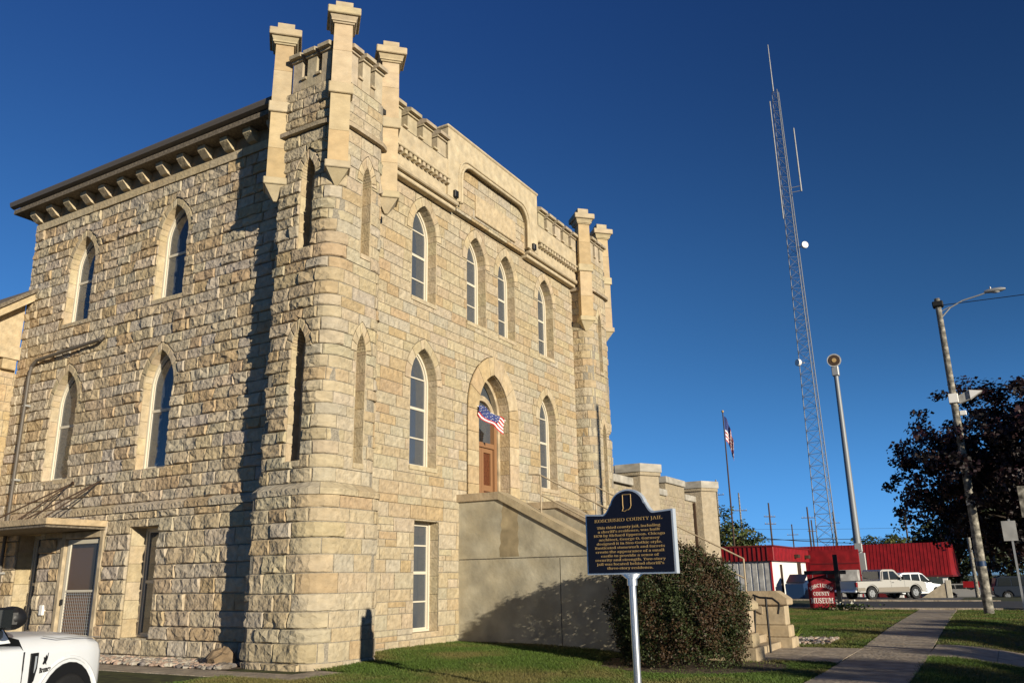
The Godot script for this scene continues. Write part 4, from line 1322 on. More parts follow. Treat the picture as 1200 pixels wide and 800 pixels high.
	var tx := text("Bronco", n, M.black, Vector3(1.035, .815, .953), .05, .17, true, .004, "lettering", true)
	tx.rotation.z = .04

# ---------------------------------------------------------------- street things
func build_marker() -> void:
	var n := thing("historical_marker", Vector3(11.1, -.11, -4.58), deg_to_rad(-98.5), "navy historical marker plaque with gold lettering on a silver post", "sign")
	n.scale = Vector3(1.22, 1.08, 1.18)
	var b := MB.new()
	b.cyl(Vector3(0, -.2, 0), Vector3(0, 1.62, 0), .042, .042, 20); part("post", b, M.alu, n)
	b = MB.new(); b.cyl(Vector3(0, 1.50, 0), Vector3(0, 1.60, 0), .058, .058, 20); b.cyl(Vector3(0, 1.585, 0), Vector3(0, 1.64, 0), .07, .13, 20); part("collar", b, M.alu, n)
	var prof := func(e: float) -> PackedVector2Array:
		var o := PackedVector2Array([Vector2(-.56 - e, 1.66 - e), Vector2(.56 + e, 1.66 - e), Vector2(.56 + e, 2.40 + e)])
		for i in 7:
			var t := i / 6.0
			o.append(Vector2(.33 - .10 * t + e * .4, 2.385 + e + .12 * t * t))
		for i in 15:
			var a := lerpf(.22, PI - .22, i / 14.0)
			o.append(Vector2(cos(a) * (.215 + e), 2.475 + sin(a) * (.215 + e)))
		for i in 7:
			var t := 1 - i / 6.0
			o.append(Vector2(-.33 + .10 * t - e * .4, 2.385 + e + .12 * t * t))
		o.append(Vector2(-.56 - e, 2.40 + e))
		return o
	b = MB.new(); b.ext(prof.call(.022), Transform3D(), -.045, .026); part("plaque_frame", b, M.alupaint, n)
	b = MB.new(); b.ext(prof.call(0.0), Transform3D(), .0, .034); part("plaque_face", b, M.navy, n)
	b = MB.new(); b.ext(prof.call(0.0), Transform3D(), -.053, -.02); part("plaque_back", b, M.navy, n)
	# state outline
	var st := PackedVector2Array([Vector2(-.05, .10), Vector2(.058, .10), Vector2(.058, -.045), Vector2(.045, -.075), Vector2(.02, -.095), Vector2(-.005, -.098), Vector2(-.03, -.112), Vector2(-.062, -.108), Vector2(-.048, -.07), Vector2(-.052, -.02)])
	b = MB.new()
	var pts := []
	for p in st: pts.append(Vector3(p.x, 2.54 + p.y, .036))
	pts.append(pts[0]); b.tube(pts, .006, 5); part("state_outline", b, M.gold, n)
	text("KOSCIUSKO COUNTY JAIL", n, M.gold, Vector3(0, 2.322, .036), .040, .90)
	var lines := [["This third county jail, including", .84], ["a sheriff's residence, was built", .82], ["1870 by Richard Epperson. Chicago", .94], ["architect, George O. Garnsey", .80], ["designed it in Neo-Gothic style.", .86], ["Rusticated stonework and turrets", .92], ["create the appearance of a small", .90], ["castle to provide a sense of", .76], ["security and strength. Two-story", .92], ["jail was located behind sheriff's", .88], ["three-story residence.", .60]]
	for i in lines.size():
		text(lines[i][0], n, M.gold, Vector3(0, 2.232 - i * .0515, .036), .031, lines[i][1], true, .004, "lettering", true)

func build_museum_sign() -> void:
	var n := thing("museum_sign", Vector3(43.3, 0, -8.1), deg_to_rad(-84), "red museum sign board hanging from a black wooden post with a crossarm", "sign")
	var b := MB.new(); b.bx(.60, .80, -.2, 2.55, -.1, .1, .015); part("post", b, M.black, n)
	b = MB.new(); b.bx(-.78, 1.12, 1.64, 1.82, -.06, .06, .01); part("crossarm", b, M.black, n)
	var o := PackedVector2Array([Vector2(-.66, .12), Vector2(.50, .12), Vector2(.52, 1.22)])
	for i in 9:
		var t := i / 8.0
		o.append(Vector2(lerpf(.44, -.62, t), 1.27 + .20 * sin(PI * t)))
	o.append(Vector2(-.68, 1.22))
	b = MB.new(); b.ext(o, Transform3D(), -.03, .03); part("board", b, M.signred, n)
	for x in [-.4, .25]:
		b = MB.new(); b.tube([Vector3(x, 1.5, 0), Vector3(x, 1.67, 0)], .012, 5); part("chain", b, M.galv, n)
	var word := "KOSCIUSKO"
	for i in word.length():
		var a := lerpf(.62, -.62, i / 8.0)
		text(word[i], n, M.white, Vector3(-.09 - sin(a) * .80, .34 + cos(a) * .80, .032), .16, .075 if word[i] == "I" else .105, true, .01, "letter", true, a * .8)
	text("COUNTY", n, M.white, Vector3(-.09, .76, .032), .17, .74, true, .01, "lettering", true)
	text("MUSEUM", n, M.white, Vector3(-.09, .44, .032), .24, 1.02, true, .01, "lettering", true)

func build_flag(n: Node3D, rows_fn: Callable, nx: int, ny: int, ns := 13, cu := .4, ck := 7) -> void:
	# cloth from a callable (u along the fly, v down the hoist): stripes and canton are separate strips
	for k in ns:
		var b := MB.new()
		var v0 := k / float(ns)
		var v1 := (k + 1) / float(ns)
		var u0 := cu if k < ck else 0.0
		var rows := []
		for i in nx + 1:
			var u := lerpf(u0, 1.0, float(i) / nx)
			rows.append([rows_fn.call(u, v0), rows_fn.call(u, (v0 + v1) * .5), rows_fn.call(u, v1)])
		b.loft(rows, Vector3(0, 1, 1)); part("red_stripe" if k % 2 == 0 else "white_stripe", b, M.red if k % 2 == 0 else M.white, n)
	var c := MB.new()
	var cr := []
	for i in nx + 1:
		var l := []
		for j in ny + 1: l.append(rows_fn.call(cu * i / nx, (float(ck) / ns) * j / ny))
		cr.append(l)
	c.loft(cr, Vector3(0, 1, 1)); part("canton", c, M.flagblue, n)
	var s := MB.new()
	for r in 5:
		for q in 5:
			var u := cu * (q + .5 + (.25 if r % 2 else -.1)) / 5.2
			var v := (float(ck) / ns) * (r + .5) / 5.0
			var p: Vector3 = rows_fn.call(u, v)
			var du: Vector3 = (rows_fn.call(u + .01, v) - p).normalized()
			var dv: Vector3 = (rows_fn.call(u, v + .01) - p).normalized()
			var nn := du.cross(dv).normalized()
			if nn.dot(Vector3(0, 1, 1)) < 0: nn = -nn
			for e in 5:
				var a0 := TAU * e / 5.0
				s.tri(p + nn * .008 + (du * cos(a0) + dv * sin(a0)) * .028, p + nn * .008 + (du * cos(a0 + 2.5) + dv * sin(a0 + 2.5)) * .014, p + nn * .008 + (du * cos(a0 - 2.5) + dv * sin(a0 - 2.5)) * .014, nn)
	part("stars", s, M.white, n)

func build_flags() -> void:
	var n := thing("door_flag", Vector3(19.85, 6.3, -12.68), 0, "striped star-spangled flag draped outward over the arched front doorway", "flag")
	var b := MB.new()
	b.cyl(Vector3(-.15, .2, .0), Vector3(.85, -.24, .56), .016, .016, 8); part("flag_staff", b, M.white, n)
	var fn := func(u: float, v: float) -> Vector3:
		# u runs along the sagging cloth from the jamb outwards, v hangs down
		var x := -.12 + .95 * u - .10 * v * u
		var y := .17 - .26 * u - .16 * u * u - (.34 + .12 * u) * v + .035 * sin(u * 8.0 + v * 2.0)
		var z := .12 + .46 * u + .05 * sin(u * 10.0 + v * 3.0) - .06 * v
		return Vector3(x, y, z)
	n.scale = Vector3.ONE * .88
	build_flag(n, fn, 10, 6, 9, .74, 6)
	# tall flagpole behind the red roofs with a limp flag
	var p := thing("flagpole", Vector3(72.2, 0, -20.3), deg_to_rad(-65), "slim tall flagpole with a limp flag behind the block wall", "flagpole")
	b = MB.new(); b.cyl(Vector3(0, -.2, 0), Vector3(0, 15.6, 0), .09, .05, 10); part("pole", b, M.iron, p)
	b = MB.new(); b.ball(Vector3(0, 15.72, 0), Vector3(.12, .12, .12), 10, 8); part("finial", b, M.gold, p)
	var fl := thing("hanging_flag", Vector3(72.2, 15.3, -20.3), deg_to_rad(-65), "limp striped flag drooping from the top of a flagpole", "flag")
	var fn2 := func(u: float, v: float) -> Vector3:
		var x := .08 + .62 * sqrt(u) * (1.0 - .15 * v) + .0
		var y := -2.2 * v - 2.3 * u * (1.0 - .12 * v)
		var z := .16 * sin(u * 15.0 + v * 1.5) * (.3 + u)
		return Vector3(x, y, z)
	build_flag(fl, fn2, 12, 6)

func utility_pole(at: Vector3, h: float, r: float, label: String, m: Material, arms: Array, turn: float, group: String) -> Node3D:
	var n := thing("utility_pole", at, turn, label, "utility pole", group)
	var b := MB.new(); b.cyl(Vector3(0, -.3, 0), Vector3(0, h, 0), r, r * .62, 14); part("pole", b, m, n)
	for y in arms:
		b = MB.new(); b.box(Vector3(0, y, 0), Vector3(.12, .12, 2.4)); part("crossarm", b, M.polewood, n)
		for z in [-1.05, -.4, .4, 1.05]:
			b = MB.new(); b.cyl(Vector3(0, y + .06, z), Vector3(0, y + .24, z), .05, .03, 6); part("insulator", b, M.galv, n)
	return n
func build_lamp_pole() -> void:
	var n := utility_pole(Vector3(39.9, 0, -1.17), 13.35, .19, "tall weathered pole with a cobra-head street lamp at the crossing sidewalk", M.polepaint, [], 0, "")
	n.rotation.z = .0
	var b := MB.new()
	b.tube([Vector3(0, 12.5, .1), Vector3(0, 12.85, .45), Vector3(0, 13.08, .95), Vector3(0, 13.2, 1.6), Vector3(0, 13.28, 1.95)], .035, 8); part("lamp_arm", b, M.galv, n)
	b = MB.new(); b.tube([Vector3(0, 12.75, .1), Vector3(0, 12.9, .45)], .02, 6); part("arm_brace", b, M.galv, n)
	b = MB.new()
	var rows := []
	for q in [[1.85, .05, .05], [2.0, .10, .09], [2.25, .14, .10], [2.5, .13, .09], [2.66, .06, .04]]:
		var l := []
		for i in 13: l.append(Vector3(cos(TAU * i / 12) * q[1], 13.32 + sin(TAU * i / 12) * q[2], q[0]))
		rows.append(l)
	b.loft(rows, Vector3.ZERO, Vector3(0, 13.32, 2.2)); part("lamp_head", b, M.galv, n)
	b = MB.new(); b.ball(Vector3(0, 13.26, 2.28), Vector3(.1, .07, .2), 12, 6); part("lamp_lens", b, M.whitemetal, n)
	b = MB.new(); b.cyl(Vector3(0, 13.4, 2.1), Vector3(0, 13.5, 2.1), .04, .03, 8); part("photocell", b, M.galv, n)
	b = MB.new(); b.bx(-.22, .22, 12.95, 13.2, -.22, .22, .04); part("pole_cap_band", b, M.wire, n)
	b = MB.new(); b.bx(-.22, .22, 8.6, 9.0, -.19, .19, .02); part("white_band", b, M.white, n)
	b = MB.new(); b.ext(PackedVector2Array([Vector2(.2, 8.55), Vector2(.62, 8.70), Vector2(.62, 9.1), Vector2(.2, 8.9)]), Transform3D(Basis(Vector3(0, 0, 1), Vector3.UP, Vector3(-1, 0, 0)), Vector3.ZERO), -.12, .12); part("antenna_box", b, M.whitemetal, n)
	b = MB.new(); b.ext(PackedVector2Array([Vector2(.64, 8.72), Vector2(1.12, 9.0), Vector2(.64, 9.08)]), Transform3D(Basis(Vector3(0, 0, 1), Vector3.UP, Vector3(-1, 0, 0)), Vector3.ZERO), -.2, .2); part("antenna_wedge", b, M.white, n)
	b = MB.new(); b.bx(-.1, .1, 8.05, 8.25, .14, .4, .02); part("junction_box", b, M.white, n)
	b = MB.new(); b.cyl(Vector3(-.02, 1.85, 0), Vector3(-.02, 2.05, 0), .186, .186, 14); part("dark_band", b, M.blue, n)
	b = MB.new(); b.cyl(Vector3(.0, 4.3, .0), Vector3(.0, 4.5, .0), .178, .178, 14); part("white_band", b, M.white, n)
	# span wire to the right
	b = MB.new()
	var pts := []
	for i in 13:
		var t := i / 12.0
		pts.append(Vector3(40.0 - t * 6, 13.05 - .9 * sin(PI * t), -1.0 + t * 34.0))
	b.tube(pts, .018, 5)
	var o := part("span_wire", b, M.wire, self); tag(o, "black overhead cable leading away from the street lamp pole", "cable")
func build_siren() -> void:
	var n := thing("siren_pole", Vector3(78.9, 0, -11.45), 0, "tall grey pole with a round warning siren horn on top", "siren")
	var b := MB.new(); b.cyl(Vector3(0, -.3, 0), Vector3(0, 19.3, 0), .34, .20, 14); part("pole", b, M.mast, n)
	b = MB.new(); b.bx(-.3, .3, 19.1, 20.0, -.3, .3, .05); part("siren_mount", b, M.galv, n)
	var d := (Vector3(0, 1.6, 0) - Vector3(78.9, 20, -11.45)); d.y = 0; d = d.normalized()
	b = MB.new(); b.cyl(Vector3(0, 20.5, 0) - d * .5, Vector3(0, 20.5, 0) + d * .35, .42, .62, 20, true); part("siren_horn", b, M.whitemetal, n)
	b = MB.new(); b.cyl(Vector3(0, 20.5, 0) + d * .352, Vector3(0, 20.5, 0) + d * .38, .5, .5, 20); part("horn_mouth", b, M.iron, n)
	b = MB.new(); b.cyl(Vector3(0, 20.5, 0) + d * .38, Vector3(0, 20.5, 0) + d * .42, .2, .2, 14); part("horn_core", b, M.gold, n)
	b = MB.new(); b.bx(-.6, -.2, 1.6, 3.4, -.1, .55, .03); part("control_cabinet", b, M.galv, n)
	b = MB.new(); b.bx(-.66, -.25, 3.5, 4.2, -.2, .4, .03); part("meter_box", b, M.galv, n)
func build_lattice() -> void:
	var n := thing("lattice_mast", Vector3(108.4, 0, -18.9), 0, "very tall steel lattice radio mast with dishes and side antennas", "radio mast")
	var H := 67.5
	var wd := func(y: float) -> float: return lerpf(1.45, .55, y / H)
	var P := func(k: int, y: float) -> Vector3:
		var a := TAU * k / 3.0 + .55
		return Vector3(cos(a) * wd.call(y), y, sin(a) * wd.call(y))
	for k in 3:
		var b := MB.new(); b.cyl(P.call(k, -.2), P.call(k, H), .065, .045, 6); part("leg", b, M.mast, n)
	var y := 0.0
	var bays := 46
	for i in bays:
		var y0 := H * i / bays
		var y1 := H * (i + 1) / bays
		var b := MB.new()
		for k in 3:
			var j := (k + 1) % 3
			b.cyl(P.call(k, y0), P.call(j, y1), .020, .020, 4, false)
			b.cyl(P.call(j, y0), P.call(k, y1), .020, .020, 4, false)
			b.cyl(P.call(k, y1), P.call(j, y1), .020, .020, 4, false)
		part("bracing", b, M.mast, n)
	var b := MB.new(); b.cyl(Vector3(-.1, H, -.3), Vector3(-.1, 75.2, -.3), .09, .05, 8); part("whip_antenna", b, M.whitemetal, n)
	b = MB.new(); b.cyl(Vector3(.2, 51.6, 1.75), Vector3(.2, 61.2, 1.75), .11, .08, 8); part("side_antenna", b, M.whitemetal, n)
	for yy in [52.4, 51.7]:
		b = MB.new(); b.cyl(Vector3(.1, yy, .4), Vector3(.2, yy, 1.75), .05, .05, 6); part("standoff", b, M.galv, n)
	b = MB.new(); b.cyl(Vector3(-.3, 48, -.9), Vector3(-.3, 66, -.9), .08, .08, 6); part("side_antenna", b, M.whitemetal, n)
	for q in [[43.6, 1.0], [27.9, -.7]]:
		var dn := grp("dish_antenna", n)
		b = MB.new()
		var ax := Vector3(-.75, 0, .65 * signf(q[1])).normalized()
		var ce := Vector3(0, q[0], q[1]) + ax * .55
		b.cyl(ce - ax * .1, ce + ax * .25, .45, .45, 18); part("dish_drum", b, M.white, dn)
		b = MB.new(); b.cyl(Vector3(0, q[0], q[1] * .6), ce, .06, .06, 6); part("dish_mount", b, M.galv, dn)
	b = MB.new(); b.bx(-1.2, 1.2, 0, 2.6, 1.8, 3.4, .03); part("equipment_cabinet", b, M.whitemetal, n)

# ---------------------------------------------------------------- ground, roads, walks
func gy(x: float, z: float) -> float:
	return g(x, z) - .9 * smoothstep(66.0, 84.0, x) - .32 * smoothstep(-1.7, 1.2, z) * exp(-pow((x - 20.0) / 14.0, 2))
func zl(x: float) -> float: return -3.14 - .027 * (x - 10)
func zr(x: float) -> float: return -1.62 - .027 * (x - 10)
func sheet(b: MB, p: Array, up: float, step := 1.0, thick := .0) -> void:
	# quad p[0..3] (Vector2 x,z) subdivided and laid on the ground
	var nu := maxi(1, int(ceil(maxf(p[0].distance_to(p[1]), p[3].distance_to(p[2])) / step)))
	var nv := maxi(1, int(ceil(maxf(p[0].distance_to(p[3]), p[1].distance_to(p[2])) / step)))
	var at := func(i: int, j: int) -> Vector3:
		var a: Vector2 = p[0].lerp(p[1], float(i) / nu)
		var c: Vector2 = p[3].lerp(p[2], float(i) / nu)
		var q := a.lerp(c, float(j) / nv)
		return Vector3(q.x, gy(q.x, q.y) + up, q.y)
	for i in nu:
		for j in nv:
			b.quad(at.call(i, j), at.call(i + 1, j), at.call(i + 1, j + 1), at.call(i, j + 1), Vector3.UP)
	if thick > 0:
		var dn := Vector3(0, -thick, 0)
		for i in nu:
			b.quad(at.call(i, 0), at.call(i + 1, 0), at.call(i + 1, 0) + dn, at.call(i, 0) + dn, at.call(0, 0) - at.call(0, nv))
			b.quad(at.call(i, nv), at.call(i + 1, nv), at.call(i + 1, nv) + dn, at.call(i, nv) + dn, at.call(0, nv) - at.call(0, 0))
		for j in nv:
			b.quad(at.call(0, j), at.call(0, j + 1), at.call(0, j + 1) + dn, at.call(0, j) + dn, at.call(0, 0) - at.call(nu, 0))
			b.quad(at.call(nu, j), at.call(nu, j + 1), at.call(nu, j + 1) + dn, at.call(nu, j) + dn, at.call(nu, 0) - at.call(0, 0))
func ticks(a: Array) -> PackedFloat32Array:
	var o := PackedFloat32Array()
	for r in a:
		var x: float = r[0]
		while x < r[1] - 1e-4:
			o.append(x); x += r[2]
	o.append(a[a.size() - 1][1])
	return o
func on_walk(x: float, z: float) -> bool:
	if z > zl(x) - .05 and z < zr(x) + .05: return true
	if x > 19.0 and x < 22.5 and z <= zl(x) and z > -5.3: return true
	if x > 21.0 and x < 24.0 and z >= zr(x): return true
	return false
func build_ground() -> void:
	var b := MB.new()
	var xs := ticks([[-300, -20, 40], [-20, 8, 2], [8, 30, .5], [30, 62, 2], [62, 90, 2], [90, 200, 20], [200, 900, 100]])
	var zs := ticks([[-700, -100, 60], [-100, -28, 6], [-28, -14, 1], [-14, 4, .5], [4, 40, 4], [40, 500, 46]])
	for i in xs.size() - 1:
		for j in zs.size() - 1:
			b.quad(Vector3(xs[i], gy(xs[i], zs[j]), zs[j]), Vector3(xs[i + 1], gy(xs[i + 1], zs[j]), zs[j]), Vector3(xs[i + 1], gy(xs[i + 1], zs[j + 1]), zs[j + 1]), Vector3(xs[i], gy(xs[i], zs[j + 1]), zs[j + 1]), Vector3.UP)
	struct("ground", b, M.lawn)
	# walks: separate slabs with open joints
	var w := Node3D.new(); w.name = "sidewalk"; add_child(w); w.set_meta("kind", "structure")
	var x := 1.0
	while x < 43.5:
		var e := minf(x + 1.52, 43.5)
		b = MB.new(); b.col = Color(1, 1, 1) * R.randf_range(.84, 1.0); sheet(b, [Vector2(x + .012, zl(x)), Vector2(e - .012, zl(e)), Vector2(e - .012, zr(e)), Vector2(x + .012, zr(x))], .022 + R.randf_range(-.004, .004), .6, .05)
		part("slab", b, M.walk, w); x = e
	var z := -5.3
	for i in 2:
		var z2 := z + (zl(20.7) - .01 + 5.3) * .5
		for xx in [19.05, 20.75]:
			b = MB.new(); sheet(b, [Vector2(xx, z), Vector2(xx + 1.685, z), Vector2(xx + 1.685, z2 - .012), Vector2(xx, z2 - .012)], .024, .6, .05); part("slab", b, M.walk, w)
		z = z2
	z = zr(22.0) + .012
	for i in 4:
		b = MB.new(); sheet(b, [Vector2(21.1, z), Vector2(23.9, z), Vector2(23.9, z + 1.3), Vector2(21.1, z + 1.3)], .024, .6, .05); part("slab", b, M.walk, w)
		z += 1.312
	# strip beside the gravel
	var w2 := Node3D.new(); w2.name = "path"; add_child(w2); w2.set_meta("kind", "structure")
	z = -24.4
	while z < -11.0:
		b = MB.new(); sheet(b, [Vector2(11.25, z), Vector2(12.05, z), Vector2(12.05, z + 1.2), Vector2(11.25, z + 1.2)], .014, .6, .04); part("slab", b, M.walk, w2); z += 1.21
	b = MB.new(); sheet(b, [Vector2(12.75, -11.75), Vector2(11.2, -11.75), Vector2(11.2, -10.9), Vector2(12.6, -10.9)], .016, .5, .04); part("slab", b, M.walk, w2)
	# cross street, kerbs, lot
	b = MB.new(); sheet(b, [Vector2(44.2, -220), Vector2(57, -220), Vector2(57, 220), Vector2(44.2, 220)], .008, 12.0); struct("road", b, M.asphalt)
	b = MB.new(); sheet(b, [Vector2(43.75, -220), Vector2(44.2, -220), Vector2(44.2, 220), Vector2(43.75, 220)], .10, 12.0, .12); struct("kerb", b, M.walk)
	b = MB.new(); sheet(b, [Vector2(57, -220), Vector2(57.3, -220), Vector2(57.3, -1), Vector2(57, -1)], .06, 12.0, .1); struct("kerb", b, M.walk)
	b = MB.new(); sheet(b, [Vector2(57.3, -160), Vector2(140, -160), Vector2(140, -3.2), Vector2(57.3, -3.2)], .012, 4.0); struct("parking_lot", b, M.lot)
	b = MB.new(); sheet(b, [Vector2(66, -3.1), Vector2(140, -3.1), Vector2(140, 60), Vector2(66, 60)], .012, 4.0); struct("parking_lot", b, M.asphalt)
	b = MB.new(); sheet(b, [Vector2(-120, 5), Vector2(43.7, 5), Vector2(43.7, 14), Vector2(-120, 14)], .008, 3.0); struct("road", b, M.asphalt)
	b = MB.new(); sheet(b, [Vector2(-2, -40), Vector2(8.6, -40), Vector2(8.6, 4.9), Vector2(-2, 4.9)], .010, 2.0); struct("driveway", b, M.lot)
	# bare soil round the shrub
	b = MB.new()
	var cc := Vector2(17.5, -6.0)
	var prev := Vector2.ZERO
	for i in 49:
		var a := TAU * i / 48.0
		var rr := 1.9 + .35 * NZ.get_noise_2d(cos(a) * 60, sin(a) * 60)
		var p := cc + Vector2(cos(a) * rr * .95, sin(a) * rr * 1.0)
		if i > 0:
			b.tri(Vector3(cc.x, gy(cc.x, cc.y) + .03, cc.y), Vector3(prev.x, gy(prev.x, prev.y) + .012, prev.y), Vector3(p.x, gy(p.x, p.y) + .012, p.y), Vector3.UP)
		prev = p
	struct("soil_bed", b, M.soil)
	b = MB.new(); sheet(b, [Vector2(12.05, -24.4), Vector2(13.3, -24.4), Vector2(13.3, -13.6), Vector2(12.05, -13.6)], .012, .8); struct("soil_strip", b, M.soil)

func blades() -> void:
	var b := MB.new()
	b.col = Color(1, 1, 1)
	for i in 7:
		var a := TAU * i / 7.0 + R.randf()
		var o := Vector3(cos(a), 0, sin(a)) * R.randf_range(.0, .035)
		var d := Vector3(cos(a), 0, sin(a)) * R.randf_range(.01, .045)
		var s := Vector3(-sin(a), 0, cos(a)) * .0045
		var h := R.randf_range(.035, .075)
		b.tri(o - s, o + s, o + d * .5 + Vector3(0, h * .65, 0) + s * .8, d + Vector3.UP * .4)
		b.tri(o - s * .4, o + d * .5 + Vector3(0, h * .62, 0) + s, o + d + Vector3(0, h, 0), d + Vector3.UP * .4)
	var me := b.mesh(M.leaf)
	var areas := [[9.5, 19.0, -13.0, -3.2, 52000, "short green grass of the lawn in front of the stone building"], [22.4, 43.6, -12.2, 2.5, 42000, "short green grass of the lawn beside the sidewalk"], [8.6, 12.0, -19.0, -10.5, 9000, "thin grass beside the gravel strip"], [14.5, 22.0, -1.9, 2.5, 12000, "shaded grass between the sidewalk and the front kerb"]]
	for ar in areas:
		var T := []
		var cols := []
		for i in ar[4]:
			var x := R.randf_range(ar[0], ar[1])
			var z := R.randf_range(ar[2], ar[3])
			if on_walk(x + R.randf_range(-.07, .07), z + R.randf_range(-.07, .07)) or (x > 18.8 and x < 22.7 and z < -5.0): continue
			if x > 12.6 and z < -11.75 and x < 14.75: continue
			if z < -12.65: continue
			if x < 12.75 and x > 11.2 and z < -10.9: continue
			var cd := Vector2(x - 17.5, z + 6.0).length()
			if cd < 1.9 and R.randf() < .96: continue
			var k := NZ.get_noise_2d(x * 9, z * 9)
			if k < -.32 and R.randf() < .6: continue
			var s := R.randf_range(.65, 1.25) * (1.0 + .35 * NZ.get_noise_2d(x * 4 + 50, z * 4))
			var B := Basis(Vector3.UP, R.randf() * TAU).scaled(Vector3(1.25 * s, s, 1.25 * s))
			T.append(Transform3D(B, Vector3(x, gy(x, z) - .004, z)))
			var dry := clampf(.30 + 1.5 * NZ.get_noise_2d(x * 7 + 200, z * 7) + R.randf_range(-.3, .3), 0, 1)
			cols.append(Color(.07, .115, .018).lerp(Color(.16, .135, .045), dry * .95) * R.randf_range(.75, 1.2))
		var mm := MultiMesh.new()
		mm.transform_format = MultiMesh.TRANSFORM_3D
		mm.use_colors = true
		mm.mesh = me
		mm.instance_count = T.size()
		for i in T.size():
			mm.set_instance_transform(i, T[i]); mm.set_instance_color(i, cols[i])
		var o := MultiMeshInstance3D.new()
		o.name = numbered("grass"); o.multimesh = mm
		add_child(o); tag(o, ar[5], "grass"); o.set_meta("kind", "stuff")

func rock_mesh(sd: int, m: Material, col: Color, nr := 5, nc := 7) -> ArrayMesh:
	var b := MB.new()
	b.col = col
	var rg := RandomNumberGenerator.new()
	rg.seed = sd
	var rows := []
	for i in nr + 1:
		var l := []
		for j in nc:
			var th := PI * i / float(nr)
			var ph := TAU * j / float(nc)
			l.append(Vector3(sin(th) * cos(ph), cos(th), sin(th) * sin(ph)))
		rows.append(l)
	var pt := {}
	var val := func(d: Vector3) -> Vector3:
		var key := "%.2f %.2f %.2f" % [d.x, d.y, d.z]
		if not pt.has(key): pt[key] = rg.randf_range(.80, 1.06) + .35 * NZ.get_noise_3d(d.x * 25 + sd, d.y * 25, d.z * 25)
		return d * pt[key]
	for i in nr:
		for j in nc:
			var a: Vector3 = val.call(rows[i][j])
			var c: Vector3 = val.call(rows[i + 1][j])
			var d: Vector3 = val.call(rows[i + 1][(j + 1) % nc])
			var e: Vector3 = val.call(rows[i][(j + 1) % nc])
			b.tri(a, c, d, a + d); b.tri(a, d, e, a + d)
	return b.mesh(m)
func build_gravel() -> void:
	for spec in [["gravel", 12.15, 13.1, -23.5, -13.9, 1500, "pale pink and grey gravel along the foot of the side wall"], ["gravel", 23.2, 25.0, -6.4, -4.4, 420, "grey river stones beside the foot of the stairs"]]:
		var mm := MultiMesh.new()
		mm.transform_format = MultiMesh.TRANSFORM_3D
		mm.use_colors = true
		mm.mesh = rock_mesh(7, M.leaf, Color(1, 1, 1))
		mm.instance_count = spec[5]
		for i in spec[5]:
			var x := R.randf_range(spec[1], spec[2])
			var z := R.randf_range(spec[3], spec[4])
			var s := R.randf_range(.025, .075)
			mm.set_instance_transform(i, Transform3D(Basis(rdir(), R.randf() * TAU).scaled(Vector3(s * 1.3, s * .8, s)), Vector3(x, gy(x, z) + .02 + R.randf() * .03, z)))
			var k := R.randf()
			mm.set_instance_color(i, (Color(.36, .26, .20) if k < .35 else (Color(.38, .34, .28) if k < .75 else Color(.18, .16, .15))) * R.randf_range(.7, 1.15))
		var o := MultiMeshInstance3D.new()
		o.name = numbered("gravel"); o.multimesh = mm
		add_child(o); tag(o, spec[6], "gravel"); o.set_meta("kind", "stuff")
	for r in [[Vector3(12.74, .12, -14.45), Vector3(.27, .26, .32), "brown angular boulder at the foot of the corner turret", Color(.25, .185, .125)], [Vector3(12.35, .04, -13.95), Vector3(.14, .1, .17), "small grey rock on the gravel next to the turret", Color(.2, .18, .16)]]:
		var o := MeshInstance3D.new()
		o.name = numbered("rock")
		o.mesh = rock_mesh(21 + int(r[1].x * 100), M.stone, r[3], 9, 13)
		add_child(o); o.position = r[0]; o.scale = r[1]; o.rotation.y = .6
		tag(o, r[2], "rock")

